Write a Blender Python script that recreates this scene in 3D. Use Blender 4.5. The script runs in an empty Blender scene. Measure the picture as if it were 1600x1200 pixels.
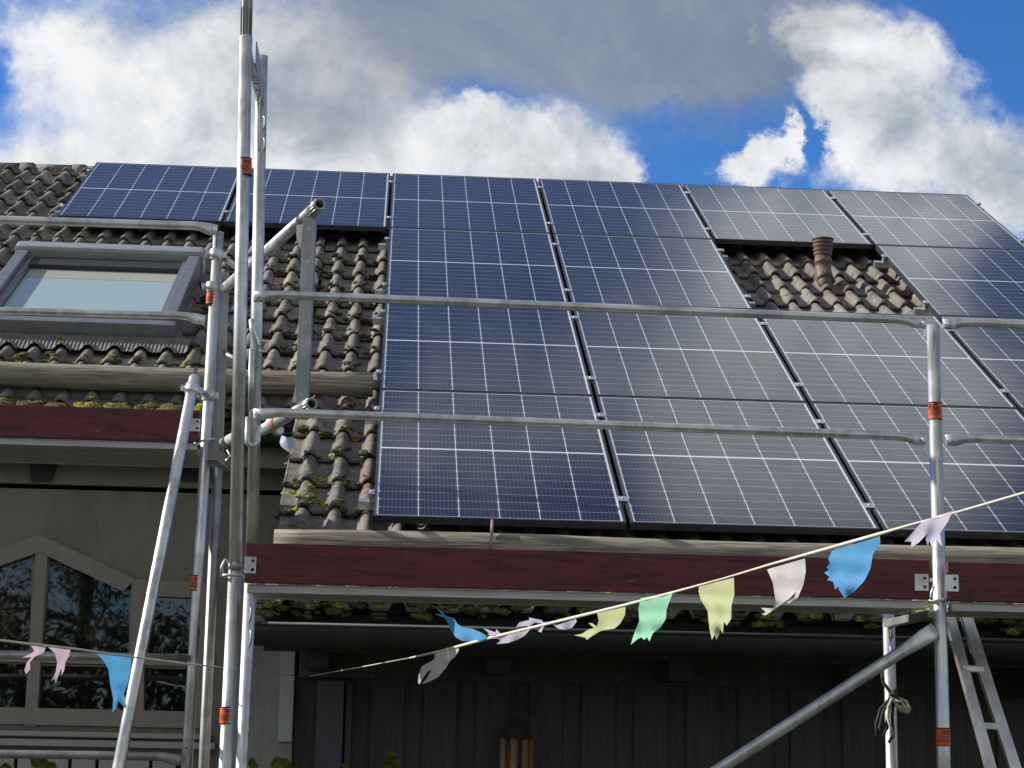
import bpy, bmesh, math, random
from mathutils import Vector, Matrix
random.seed(11)
R = math.radians
S = bpy.context.scene
COL = S.collection

# ------------------------------------------------------------------ camera
CAM = Vector((0.081962, -8.570601, -0.957561))
BR = Vector((0.9977789, -0.0636042, 0.0197920))
BU = Vector((-0.0308402, -0.1777307, 0.9835958))
BB = Vector((-0.0590432, -0.9820214, -0.1792976))
F = 3008.0
TH = R(29.0)
CT, ST = math.cos(TH), math.sin(TH)
cd = bpy.data.cameras.new('camera')
cam = bpy.data.objects.new('camera', cd)
COL.objects.link(cam)
cam.matrix_world = Matrix(((BR.x, BU.x, BB.x, CAM.x), (BR.y, BU.y, BB.y, CAM.y), (BR.z, BU.z, BB.z, CAM.z), (0, 0, 0, 1)))
cd.sensor_width = 36.0
cd.lens = F / 1600 * 36.0
cd.clip_start = 0.1
cd.clip_end = 2000
S.camera = cam
GZ = CAM.z - 1.62          # garden ground height


def ray(x, y):
    return BR * ((x - 800) / F) - BU * ((y - 600) / F) - BB


def at(x, y, Y):
    d = ray(x, y)
    return CAM + d * ((Y - CAM.y) / d.y)


def dist(x, y, D):
    d = ray(x, y)
    return CAM + d * (D / d.dot(-BB))


def RP(u, v, n=0.0):
    return Vector((u, v * CT - n * ST, v * ST + n * CT))


def on(x, y, n):
    d = ray(x, y)
    N = Vector((0, -ST, CT))
    t = (n - N.dot(CAM)) / N.dot(d)
    P = CAM + d * t
    return P.x, P.y * CT + P.z * ST


# ------------------------------------------------------------------ helpers
class MB:
    def __init__(s):
        s.bm = bmesh.new()

    def face(s, pts, smooth=False):
        f = s.bm.faces.new([s.bm.verts.new(p) for p in pts])
        f.smooth = smooth
        return f

    def ring_tube(s, pts, radii, seg=16, cap=True, flat=None, smooth=True):
        pts = [Vector(p) for p in pts]
        if not isinstance(radii, (list, tuple)):
            radii = [radii] * len(pts)
        rings = []
        prev = None
        for i, p in enumerate(pts):
            if i == 0:
                t = pts[1] - pts[0]
            elif i == len(pts) - 1:
                t = pts[-1] - pts[-2]
            else:
                t = (pts[i + 1] - p).normalized() + (p - pts[i - 1]).normalized()
            t.normalize()
            if prev is None:
                a = Vector((0, 0, 1)) if abs(t.z) < .9 else Vector((0, 1, 0))
                n = (a - t * a.dot(t)).normalized()
            else:
                n = (prev - t * prev.dot(t)).normalized()
            prev = n
            b = t.cross(n)
            fx = (flat[i] if flat else 1.0)
            ring = []
            for k in range(seg):
                an = 2 * math.pi * k / seg
                # flat >1 squeezes along b and widens along n
                ring.append(s.bm.verts.new(p + n * (math.cos(an) * radii[i] * (1 + (1 - fx) * .5)) + b * (math.sin(an) * radii[i] * fx)))
            rings.append(ring)
        for i in range(len(rings) - 1):
            for k in range(seg):
                f = s.bm.faces.new((rings[i][k], rings[i][(k + 1) % seg], rings[i + 1][(k + 1) % seg], rings[i + 1][k]))
                f.smooth = smooth
        if cap:
            s.bm.faces.new(list(reversed(rings[0])))
            s.bm.faces.new(rings[-1])
        return s

    def tube(s, a, b, r, seg=16, cap=True):
        return s.ring_tube([a, b], r, seg, cap)

    def pipe(s, a, b, r, ri, seg=20):
        """open-ended hollow tube"""
        a, b = Vector(a), Vector(b)
        t = (b - a).normalized()
        x = Vector((0, 0, 1)) if abs(t.z) < .9 else Vector((0, 1, 0))
        n = (x - t * x.dot(t)).normalized()
        q = t.cross(n)
        R4 = []
        for p, rr in ((a, ri), (a, r), (b, r), (b, ri)):
            R4.append([s.bm.verts.new(p + n * math.cos(2 * math.pi * k / seg) * rr + q * math.sin(2 * math.pi * k / seg) * rr) for k in range(seg)])
        for i in range(4):
            A, B = R4[i], R4[(i + 1) % 4]
            for k in range(seg):
                f = s.bm.faces.new((A[k], B[k], B[(k + 1) % seg], A[(k + 1) % seg]))
                f.smooth = i in (1, 3)
        return s

    def box(s, c, size, ax=None, bev=0.0):
        c = Vector(c)
        X, Y, Z = ax if ax else (Vector((1, 0, 0)), Vector((0, 1, 0)), Vector((0, 0, 1)))
        b2 = bmesh.new()
        bmesh.ops.create_cube(b2, size=1.0)
        M = Matrix(((X.x * size[0], Y.x * size[1], Z.x * size[2], c.x), (X.y * size[0], Y.y * size[1], Z.y * size[2], c.y), (X.z * size[0], Y.z * size[1], Z.z * size[2], c.z), (0, 0, 0, 1)))
        bmesh.ops.transform(b2, matrix=M, verts=b2.verts)
        if bev:
            bmesh.ops.bevel(b2, geom=b2.edges[:], offset=bev, segments=2, affect='EDGES', profile=.6)
        me = bpy.data.meshes.new('tmp')
        b2.to_mesh(me)
        b2.free()
        s.bm.from_mesh(me)
        bpy.data.meshes.remove(me)
        return s

    def prism(s, poly, d):
        """poly: list of points in a plane, d: extrusion vector"""
        d = Vector(d)
        a = [s.bm.verts.new(Vector(p)) for p in poly]
        b = [s.bm.verts.new(Vector(p) + d) for p in poly]
        s.bm.faces.new(a)
        s.bm.faces.new(list(reversed(b)))
        n = len(a)
        for i in range(n):
            s.bm.faces.new((a[i], b[i], b[(i + 1) % n], a[(i + 1) % n]))
        return s

    def build(s, name, mat, parent=None, recalc=True):
        if recalc:
            bmesh.ops.recalc_face_normals(s.bm, faces=s.bm.faces)
        me = bpy.data.meshes.new(name)
        s.bm.to_mesh(me)
        s.bm.free()
        me.materials.append(mat)
        o = bpy.data.objects.new(name, me)
        COL.objects.link(o)
        if parent:
            attach(o, parent)
        return o


WM = {}


def world_of(o):
    m = o.matrix_basis.copy()
    if o.parent:
        m = world_of(o.parent) @ o.matrix_parent_inverse @ m
    return m


def attach(o, parent):
    o.parent = parent
    o.matrix_parent_inverse = world_of(parent).inverted()


def tag(o, label=None, cat=None, group=None, kind=None):
    if label: o['label'] = label
    if cat: o['category'] = cat
    if group: o['group'] = group
    if kind: o['kind'] = kind
    return o


def thing(name, loc, label, cat, group=None, rot=None):
    o = bpy.data.objects.new(name, None)
    o.empty_display_size = .1
    COL.objects.link(o)
    o.location = loc
    if rot: o.rotation_euler = rot
    return tag(o, label, cat, group)


# ------------------------------------------------------------------ node helper
class NT:
    def __init__(s, tree):
        s.t = tree

    def n(s, typ, **kw):
        nd = s.t.nodes.new(typ)
        for k, v in kw.items():
            setattr(nd, k, v)
        return nd

    def link(s, a, b):
        s.t.links.new(a, b)

    def put(s, sock, v):
        if isinstance(v, (int, float)):
            sock.default_value = v
        elif isinstance(v, (tuple, list)):
            if sock.type == 'RGBA' and len(v) == 3: v = tuple(v) + (1,)
            sock.default_value = v
        else:
            s.link(v, sock)

    def m(s, op, a, b=0.0, c=0.0, clamp=False):
        nd = s.n('ShaderNodeMath', operation=op, use_clamp=clamp)
        s.put(nd.inputs[0], a)
        if len(nd.inputs) > 1: s.put(nd.inputs[1], b)
        if len(nd.inputs) > 2: s.put(nd.inputs[2], c)
        return nd.outputs[0]

    def ss(s, x, lo, hi, a=0.0, b=1.0):
        nd = s.n('ShaderNodeMapRange', interpolation_type='SMOOTHSTEP')
        s.put(nd.inputs[0], x)
        nd.inputs[1].default_value = lo
        nd.inputs[2].default_value = hi
        nd.inputs[3].default_value = a
        nd.inputs[4].default_value = b
        return nd.outputs[0]

    def mix(s, f, a, b, blend='MIX'):
        nd = s.n('ShaderNodeMix', data_type='RGBA', blend_type=blend)
        s.put(nd.inputs[0], f)
        s.put(nd.inputs[6], a)
        s.put(nd.inputs[7], b)
        return nd.outputs[2]

    def noise(s, vec, scale, detail=4, rough=.55, dist=0.0, lac=2.0):
        nd = s.n('ShaderNodeTexNoise')
        if vec is not None: s.link(vec, nd.inputs['Vector'])
        nd.inputs['Scale'].default_value = scale
        nd.inputs['Detail'].default_value = detail
        nd.inputs['Roughness'].default_value = rough
        nd.inputs['Distortion'].default_value = dist
        return nd.outputs[0]

    def map(s, vec, loc=(0, 0, 0), sc=(1, 1, 1), rot=(0, 0, 0)):
        nd = s.n('ShaderNodeMapping')
        s.link(vec, nd.inputs[0])
        nd.inputs[1].default_value = loc
        nd.inputs[2].default_value = rot
        nd.inputs[3].default_value = sc
        return nd.outputs[0]

    def coord(s, which='Object'):
        return s.n('ShaderNodeTexCoord').outputs[which]

    def geo(s, which='Position'):
        return s.n('ShaderNodeNewGeometry').outputs[which]


def material(name, base=(.5, .5, .5), rough=.6, metal=0.0):
    m = bpy.data.materials.new(name)
    m.use_nodes = True
    k = NT(m.node_tree)
    p = m.node_tree.nodes['Principled BSDF']
    p.inputs['Base Color'].default_value = tuple(base) + (1,)
    p.inputs['Roughness'].default_value = rough
    p.inputs['Metallic'].default_value = metal
    return m, k, p


def bump(k, p, h, strength=.3, dist=.01):
    b = k.n('ShaderNodeBump')
    b.inputs['Strength'].default_value = strength
    b.inputs['Distance'].default_value = dist
    k.link(h, b.inputs['Height'])
    k.link(b.outputs[0], p.inputs['Normal'])


def simple(name, c1, c2, scale=8, rough=.7, metal=0.0, bs=.15, sc=(1, 1, 1), bd=.004, detail=5):
    m, k, p = material(name, c1, rough, metal)
    v = k.map(k.geo(), sc=sc)
    n = k.noise(v, scale, detail)
    k.link(k.mix(k.ss(n, .35, .68), c1, c2), p.inputs['Base Color'])
    if bs: bump(k, p, n, bs, bd)
    return m


M = {}


def galv(name, base, rough, metal=.75, streak=True):
    m, k, p = material(name, base, rough, metal)
    g = k.geo()
    n1 = k.noise(k.map(g, sc=(1, 1, .16)), 34, 5)
    n2 = k.noise(g, 90, 3)
    n3 = k.noise(g, 5.5, 3)
    dk = tuple(c * .74 for c in base)
    lt = tuple(min(1, c * 1.14) for c in base)
    c = k.mix(k.ss(n1, .38, .66), dk, base)
    c = k.mix(k.ss(n3, .45, .62), c, lt)
    spot = k.ss(n2, .68, .74)
    c = k.mix(k.m('MULTIPLY', spot, .6), c, (.16, .13, .11))
    rust = k.ss(k.noise(g, 17, 2), .745, .77)
    c = k.mix(k.m('MULTIPLY', rust, .75), c, (.20, .075, .03))
    k.link(c, p.inputs['Base Color'])
    r = k.m('MULTIPLY_ADD', n1, .25, rough - .12)
    k.link(r, p.inputs['Roughness'])
    k.link(k.m('MULTIPLY_ADD', n3, -.3, metal + .15), p.inputs['Metallic'])
    bump(k, p, n1, .06, .002)
    return m


M['steel'] = galv('galvanised_steel', (.60, .61, .615), .40, .75)
M['steel_dull'] = galv('weathered_steel', (.36, .36, .355), .46, .7)
M['alu'] = galv('scaffold_aluminium', (.60, .60, .60), .36, .85)
M['rail_alu'] = simple('bright_aluminium', (.66, .68, .70), (.55, .56, .58), 30, .32, .85, .02)
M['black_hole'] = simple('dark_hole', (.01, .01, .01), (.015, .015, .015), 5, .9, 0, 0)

# red stained board with grain and knots
m, k, p = material('red_stained_wood', (.1, .02, .025), .62)
g = k.geo()
ring = k.noise(k.map(g, sc=(.9, 2, 9)), 3.2, 6, .6, 1.4)
grain = k.noise(k.map(g, sc=(1.2, 20, 60)), 4, 4)
c = k.mix(k.ss(ring, .36, .62), (.066, .0095, .0128), (.135, .0190, .0255))
c = k.mix(k.ss(grain, .55, .75), c, (.050, .012, .015))
vor = k.n('ShaderNodeTexVoronoi', feature='F1')
k.link(k.map(g, sc=(1.9, 4, 6.3), loc=(.3, 0, .2)), vor.inputs['Vector'])
vor.inputs['Scale'].default_value = 1.0
knot = k.ss(vor.outputs['Distance'], .05, .12, 1, 0)
c = k.mix(k.m('MULTIPLY', knot, .8), c, (.025, .008, .010))
wear = k.ss(k.noise(k.map(g, sc=(1, 1, 3)), 14, 6, .7), .635, .70)
c = k.mix(k.m('MULTIPLY', wear, .40), c, (.28, .19, .18))
k.link(c, p.inputs['Base Color'])
bump(k, p, grain, .25, .003)
M['redwood'] = m

# grey weathered log
m, k, p = material('weathered_log', (.3, .27, .22), .8)
g = k.geo()
g1 = k.noise(k.map(g, sc=(1.3, 22, 22)), 3, 5, .6, .6)
g2 = k.noise(k.map(g, sc=(.8, 3, 3)), 2.2, 4)
c = k.mix(k.ss(g1, .38, .64), (.150, .130, .102), (.36, .325, .255))
c = k.mix(k.ss(g2, .5, .7), c, (.24, .23, .165))
crack = k.ss(k.noise(k.map(g, sc=(.7, 40, 40), loc=(4, 2, 0)), 2.5, 3), .67, .72)
c = k.mix(k.m('MULTIPLY', crack, .8), c, (.035, .03, .025))
vor = k.n('ShaderNodeTexVoronoi', feature='F1')
k.link(k.map(g, sc=(1.5, 4, 4), loc=(.75, .1, .4)), vor.inputs['Vector'])
vor.inputs['Scale'].default_value = 1.0
c = k.mix(k.ss(vor.outputs['Distance'], .05, .11, .8, 0), c, (.04, .032, .026))
k.link(c, p.inputs['Base Color'])
bump(k, p, g1, .5, .006)
M['log'] = m

# concrete roof tiles : per-tile tint comes from a colour attribute
m, k, p = material('concrete_tile', (.1, .09, .08), .88)
g = k.geo()
att = k.n('ShaderNodeAttribute', attribute_name='tint')
t = att.outputs['Fac']
c = k.mix(t, (.158, .141, .127), (.305, .268, .232))
n1 = k.noise(g, 9, 6, .62)
c = k.mix(k.ss(n1, .42, .7), c, (.072, .064, .058))
n2 = k.noise(g, 60, 4, .7)
c = k.mix(k.m('MULTIPLY', k.ss(n2, .55, .72), .5), c, (.25, .23, .205))
n3 = k.noise(g, 34, 5, .6)
c = k.mix(k.m('MULTIPLY', k.ss(n3, .60, .65), .6), c, (.40, .39, .35))
n5 = k.noise(g, 150, 3, .6)
c = k.mix(k.m('MULTIPLY', k.ss(n5, .60, .72), .55), c, (.05, .045, .04))
n4 = k.noise(g, 5, 7, .7)
c = k.mix(k.m('MULTIPLY', k.ss(n4, .60, .70), .55), c, (.055, .062, .022))
k.link(c, p.inputs['Base Color'])
bump(k, p, k.m('ADD', n2, n1), .55, .006)
M['tile'] = m

# moss : tint attribute again
m, k, p = material('moss', (.1, .12, .02), .95)
g = k.geo()
att = k.n('ShaderNodeAttribute', attribute_name='tint')
c = k.mix(att.outputs['Fac'], (.040, .036, .014), (.30, .32, .03))
n1 = k.noise(g, 70, 4)
c = k.mix(k.ss(n1, .45, .68), c, (.028, .030, .010))
k.link(c, p.inputs['Base Color'])
bump(k, p, n1, .9, .01)
M['moss'] = m

# solar glass with half-cut cells : object space, x 0..1.134, y 0..1.722
m, k, p = material('solar_cells', (.01, .01, .03), .08)
o = k.coord('Object')
sp = k.n('ShaderNodeSeparateXYZ')
k.link(o, sp.inputs[0])
x, y = sp.outputs[0], sp.outputs[1]
CW = 0.1822
xs = k.m('DIVIDE', k.m('SUBTRACT', x, .0204), CW)      # columns 0..6
cx = k.m('ABSOLUTE', k.m('SUBTRACT', k.m('FRACT', xs), .5))          # .5 at the column joints
yc = k.m('ABSOLUTE', k.m('SUBTRACT', y, .869))           # mirrored about the middle bar
CH = .0934
ys = k.m('DIVIDE', k.m('SUBTRACT', yc, .008), CH)        # 0..9 rows per half
cy = k.m('ABSOLUTE', k.m('SUBTRACT', k.m('FRACT', ys), .5))
dx = k.m('MULTIPLY', k.m('SUBTRACT', .5, cx), CW)        # metres to the column joint
dy = k.m('MULTIPLY', k.m('SUBTRACT', .5, cy), CH)
colline = k.m('LESS_THAN', dx, .0019)
rowline = k.m('LESS_THAN', dy, .0013)
dia = k.m('LESS_THAN', k.m('ADD', dx, dy), .0075)
midbar = k.m('LESS_THAN', yc, .0075)
ex = k.m('MINIMUM', k.m('SUBTRACT', x, .012), k.m('SUBTRACT', 1.122, x))
ey = k.m('MINIMUM', k.m('SUBTRACT', y, .012), k.m('SUBTRACT', 1.726, y))
edge = k.m('LESS_THAN', k.m('MINIMUM', ex, ey), .0095)
line = k.m('MAXIMUM', k.m('MAXIMUM', colline, dia), k.m('MAXIMUM', midbar, edge))
bus = k.m('ABSOLUTE', k.m('SUBTRACT', k.m('FRACT', k.m('MULTIPLY', xs, 10.0)), .5))
busl = k.m('LESS_THAN', bus, .045)
oi = k.n('ShaderNodeObjectInfo')
wv = k.noise(k.geo(), 1.1, 3)
cell = k.mix(k.ss(wv, .3, .7), (.0060, .0085, .022), (.0085, .0090, .018))
cell = k.mix(k.m('MULTIPLY', busl, .20), cell, (.30, .33, .38))
cell = k.mix(k.m('MULTIPLY', rowline, .62), cell, (.50, .53, .57))
c = k.mix(line, cell, (.60, .63, .66))
dirt = k.ss(k.noise(k.map(k.geo(), sc=(1, .7, .7)), 2.3, 7, .65, .5), .60, .78)
c = k.mix(k.m('MULTIPLY', dirt, .09), c, (.35, .32, .28))
k.link(c, p.inputs['Base Color'])
k.link(k.m('MULTIPLY_ADD', k.noise(k.geo(), 6, 4), .06, .055), p.inputs['Roughness'])
p.inputs['IOR'].default_value = 1.5
bump(k, p, k.noise(k.geo(), 1.3, 2), .05, .02)
M['cells'] = m
M['panel_frame'] = simple('anodised_frame', (.055, .058, .064), (.075, .078, .085), 20, .38, .55, .02)

# render wall, boards, paints
M['render'] = simple('grey_render', (.245, .229, .196), (.21, .197, .170), 60, .92, 0, .5, bd=.004)
def stained(m, scale, amt):
    k = NT(m.node_tree)
    p = m.node_tree.nodes['Principled BSDF']
    src = p.inputs['Base Color'].links[0].from_socket
    n = k.noise(k.map(k.geo(), sc=(1.6, 1, .45)), scale, 6, .6)
    k.link(k.mix(k.m('MULTIPLY', k.ss(n, .42, .72), amt), src, (.07, .066, .055)), p.inputs['Base Color'])


stained(M['render'], 2.4, .45)
M['render_light'] = simple('pale_render', (.31, .305, .285), (.275, .27, .255), 55, .92, 0, .4, bd=.004)
stained(M['render_light'], 3.2, .4)
M['trim'] = simple('taupe_trim', (.27, .25, .22), (.24, .22, .195), 18, .6, 0, .05)
M['trim_dark'] = simple('olive_fascia', (.21, .205, .165), (.18, .175, .145), 10, .7, 0, .05)
M['tailwood'] = simple('dark_stained_wood', (.020, .019, .022), (.032, .030, .032), 12, .7, 0, .1)
M['trim_dk2'] = simple('dull_trim', (.085, .083, .078), (.07, .068, .064), 14, .7, 0, .1)
M['pale_board'] = simple('pale_board', (.36, .38, .37), (.33, .345, .335), 14, .6, 0, .05)
m, k, p = material('dark_boarding', (.05, .05, .05), .72)
g = k.geo()
n1 = k.noise(k.map(g, sc=(30, 30, 1.4)), 2.5, 5, .6, .4)
c = k.mix(k.ss(n1, .35, .68), (.033, .0315, .0295), (.055, .0525, .049))
vor = k.n('ShaderNodeTexVoronoi', feature='F1')
k.link(k.map(g, sc=(5, 1, 2.6)), vor.inputs['Vector'])
vor.inputs['Scale'].default_value = 1.0
c = k.mix(k.ss(vor.outputs['Distance'], .04, .10, .7, 0), c, (.024, .024, .024))
k.link(c, p.inputs['Base Color'])
bump(k, p, n1, .25, .004)
M['boards'] = m
M['post_blue'] = simple('blue_grey_paint', (.050, .051, .062), (.044, .045, .054), 10, .6, 0, .05)
M['gutter'] = simple('dark_green_gutter', (.012, .018, .016), (.020, .026, .022), 9, .62, 0, .03)
M['grey_plastic'] = simple('skylight_cladding', (.225, .23, .235), (.185, .19, .195), 14, .38, .4, .03)
M['hood'] = simple('skylight_hood', (.42, .43, .435), (.36, .37, .375), 14, .36, .4, .03)
M['grey_plastic_dk'] = simple('skylight_dark_profile', (.035, .036, .04), (.05, .05, .055), 14, .45, .2, .03)
M['apron'] = simple('pleated_apron', (.19, .19, .18), (.12, .12, .115), 25, .6, .2, .2)
M['vent'] = simple('brown_vent_plastic', (.115, .072, .058), (.15, .098, .08), 22, .6, 0, .08)
M['blind'] = simple('pale_blind', (.30, .43, .45), (.27, .39, .42), 4, .5, 0, .0)
M['blind_shadeband'] = simple('beige_blind_band', (.36, .37, .31), (.33, .34, .29), 4, .5, 0, .0)
M['deckalu'] = simple('deck_aluminium', (.50, .50, .49), (.40, .40, .385), 16, .45, .5, .08, sc=(.4, 3, 3))
M['orange'] = simple('orange_sticker', (.62, .105, .020), (.55, .085, .018), 30, .5, 0, 0)
M['ink'] = simple('black_print', (.015, .012, .012), (.02, .018, .018), 30, .6, 0, 0)
M['room_dark'] = simple('dark_interior', (.010, .010, .010), (.014, .013, .012), 3, .9, 0, 0)
M['rope_cream'] = simple('cream_rope', (.55, .51, .42), (.42, .39, .32), 80, .85, 0, .3)
M['rope_black'] = simple('black_rope', (.016, .016, .018), (.03, .03, .032), 80, .8, 0, .3)
M['tape'] = simple('cream_tape', (.62, .60, .50), (.52, .50, .42), 60, .8, 0, .1)
M['bamboo'] = simple('bamboo', (.26, .155, .085), (.18, .105, .06), 12, .6, 0, .05, sc=(8, 8, 1))
M['coir'] = simple('dark_coir', (.018, .016, .014), (.035, .030, .025), 90, .95, 0, .6)
M['grass'] = simple('grass_ground', (.045, .055, .026), (.062, .064, .034), 6, .95, 0, .5)
M['bark'] = simple('bark', (.055, .042, .032), (.09, .072, .055), 10, .9, 0, .5)
M['lead'] = simple('pale_lead', (.42, .46, .50), (.34, .37, .41), 20, .45, .3, .15)
M['copper_pink'] = simple('pinkish_strap', (.33, .21, .19), (.25, .16, .145), 20, .5, .1, .05)
M['white_plastic'] = simple('worn_white_plastic', (.52, .52, .50), (.42, .42, .41), 20, .45, 0, .05)


def leafmat(name, c1, c2, tr=.35):
    m, k, p = material(name, c1, .6)
    oi = k.noise(k.geo(), 7, 2)
    c = k.mix(k.ss(oi, .35, .65), c1, c2)
    k.link(c, p.inputs['Base Color'])
    tl = k.n('ShaderNodeBsdfTranslucent')
    k.link(c, tl.inputs['Color'])
    mx = k.n('ShaderNodeMixShader')
    mx.inputs[0].default_value = tr
    k.link(p.outputs[0], mx.inputs[1])
    k.link(tl.outputs[0], mx.inputs[2])
    out = [n for n in m.node_tree.nodes if n.type == 'OUTPUT_MATERIAL'][0]
    k.link(mx.outputs[0], out.inputs[0])
    return m


M['leaf_a'] = leafmat('autumn_leaf', (.075, .085, .018), (.14, .11, .022))
M['leaf_b'] = leafmat('green_leaf', (.040, .055, .022), (.068, .078, .030))
M['vine_leaf'] = leafmat('vine_leaf', (.085, .12, .018), (.17, .17, .025))
FL = {}
for nm, c in (('blue', (.10, .36, .66)), ('green', (.34, .74, .46)), ('yellow', (.60, .64, .33)), ('white', (.66, .62, .60)), ('lilac', (.58, .53, .66)), ('pink', (.66, .50, .62))):
    FL[nm] = leafmat('flag_cloth_' + nm, c, tuple(v * .93 for v in c), .4)

# window glass : dark of the room behind put into its colour, strong mirror
m, k, p = material('window_glass', (.008, .009, .009), .015)
p.inputs['IOR'].default_value = 2.0
bump(k, p, k.noise(k.geo(), 2.2, 2), .04, .02)
M['winglass'] = m
m, k, p = material('skylight_glass', (.33, .43, .44), .04)  # sunlit look of the blind behind is put into the glass colour
g = k.geo()
M['skyglass'] = m

# ------------------------------------------------------------------ light and sky
SUN = Vector((-.86, .15, .52)).normalized()
el = math.asin(SUN.z)
az = math.atan2(SUN.x, SUN.y)
sd = bpy.data.lights.new('sun', 'SUN')
sd.energy = 5.0
sd.angle = R(.5)
sd.color = (1, .94, .85)
so = bpy.data.objects.new('sun', sd)
COL.objects.link(so)
so.rotation_euler = SUN.to_track_quat('Z', 'Y').to_euler()

W = bpy.data.worlds.new('World')
S.world = W
W.use_nodes = True
wt = W.node_tree
wt.nodes.clear()
k = NT(wt)
out = k.n('ShaderNodeOutputWorld')
bg = k.n('ShaderNodeBackground')
SKY = .12
bg.inputs[1].default_value = SKY
k.link(bg.outputs[0], out.inputs[0])
sky = k.n('ShaderNodeTexSky', sky_type='NISHITA')
sky.sun_disc = False
sky.sun_elevation = el
sky.sun_rotation = az
sky.altitude = 300
sky.air_density = 1.0
sky.dust_density = .3
sky.ozone_density = 3.0
co = k.coord('Generated')
sp = k.n('ShaderNodeSeparateXYZ')
k.link(co, sp.inputs[0])
dyc = k.m('MAXIMUM', sp.outputs[1], .12)
X = k.m('DIVIDE', sp.outputs[0], dyc)
Z = k.m('DIVIDE', sp.outputs[2], dyc)
cv = k.n('ShaderNodeCombineXYZ')
k.link(X, cv.inputs[0])
k.link(Z, cv.inputs[1])
XZ = cv.outputs[0]
# wobble the blob coordinates so that cloud edges billow
wob = k.noise(XZ, 8, 9, .66)
wob2 = k.noise(k.map(XZ, loc=(3.1, 7.7, 1)), 8, 9, .66)
Xw = k.m('MULTIPLY_ADD', k.m('SUBTRACT', wob, .5), .12, X)
Zw = k.m('MULTIPLY_ADD', k.m('SUBTRACT', wob2, .5), .10, Z)


def sdir(px, py):
    d = ray(px, py)
    return d.x / d.y, d.z / d.y


def rdir(px, py):
    d = ray(px, py).normalized()
    N = Vector((0, -ST, CT))
    d = d - N * (2 * d.dot(N))
    return d.x / d.y, d.z / d.y


def blob(cx, cz, ax, az_, w):
    a = k.m('DIVIDE', k.m('SUBTRACT', Xw, cx), ax)
    b = k.m('DIVIDE', k.m('SUBTRACT', Zw, cz), az_)
    r2 = k.m('ADD', k.m('MULTIPLY', a, a), k.m('MULTIPLY', b, b))
    return k.m('MULTIPLY', k.m('EXPONENT', k.m('MULTIPLY', r2, -1.0)), w)


def total(lst, base):
    acc = base
    for q in lst:
        acc = k.m('ADD', acc, q)
    return acc


def sblob(px, py, rx, ry, w):
    cx, cz = sdir(px, py)
    return blob(cx, cz, rx / F, ry / F, w)


def rblob(px, py, rx, ry, w):
    cx, cz = rdir(px, py)
    a = rdir(px - rx, py)
    b = rdir(px + rx, py)
    c = rdir(px, py - ry)
    d = rdir(px, py + ry)
    return blob(cx, cz, max(.02, abs(b[0] - a[0]) / 2), max(.03, abs(c[1] - d[1]) / 2), w)


nlo = k.noise(k.map(XZ, loc=(1.7, .4, 0)), 5.5, 9, .62, .4)
nz = k.noise(XZ, 15, 10, .64, .25)
nzl = k.noise(k.map(XZ, loc=(-.013, .011, 0)), 15, 7, .64, .25)
# cumulus: bright heaps with crisp ragged edges
dens = total([
    sblob(250, 110, 310, 160, 1.0), sblob(60, 40, 110, 80, .45), sblob(110, 265, 260, 60, 1.0), sblob(480, 270, 260, 70, 1.0), sblob(520, 60, 200, 100, .5),
    sblob(430, 215, 200, 70, .7), sblob(590, 110, 50, 36, .55),
    sblob(690, 215, 110, 70, .95), sblob(850, 235, 120, 75, 1.25), sblob(970, 285, 80, 45, 1.1), sblob(700, 280, 200, 40, .7),
    sblob(1185, 260, 58, 38, 1.75), sblob(1232, 222, 18, 32, .9),
    sblob(1310, 70, 60, 70, 1.2), sblob(1400, 120, 120, 90, 1.25), sblob(1350, 240, 80, 90, 1.3), sblob(1290, 140, 50, 70, .7),
    sblob(1540, 240, 160, 75, 1.25), sblob(1600, 300, 130, 60, .8), sblob(1212, 78, 16, 26, .95),
    sblob(1100, 235, 80, 50, -.9), sblob(775, 135, 70, 24, -.7), sblob(1262, 240, 20, 40, -.9),
    sblob(1570, 50, 110, 80, -1.0), sblob(0, 100, 40, 60, -.5),
    rblob(1230, 335, 250, 80, 1.25), rblob(1220, 560, 330, 170, .95), rblob(1330, 770, 420, 150, .8), rblob(1500, 330, 160, 70, .45), rblob(190, 280, 110, 40, .6),
    rblob(640, 720, 160, 170, .25), rblob(1250, 450, 200, 80, .6), rblob(1450, 340, 120, 60, .4), rblob(720, 620, 320, 190, .42), rblob(1430, 600, 170, 140, .8), rblob(1100, 800, 500, 140, .25),
    rblob(700, 370, 230, 80, -.4), rblob(930, 780, 100, 90, -.35),  rblob(1600, 470, 90, 90, -.3),
], -.42)
namp = k.ss(Z, .55, .95, 1.15, .30)
dens = k.m('MULTIPLY_ADD', k.m('SUBTRACT', nz, .5), namp, dens)
dens = k.m('MULTIPLY_ADD', k.m('SUBTRACT', nlo, .5), .8, dens)
veil = k.ss(Z, .55, .95, 0.0, .10)  # thin cloud added high up so that the panels mirror greyer
mask_f = k.m('MAXIMUM', k.ss(k.m('SUBTRACT', dens, k.ss(Z, .55, .95, 0, .12)), -.18, .66), veil)
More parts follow.
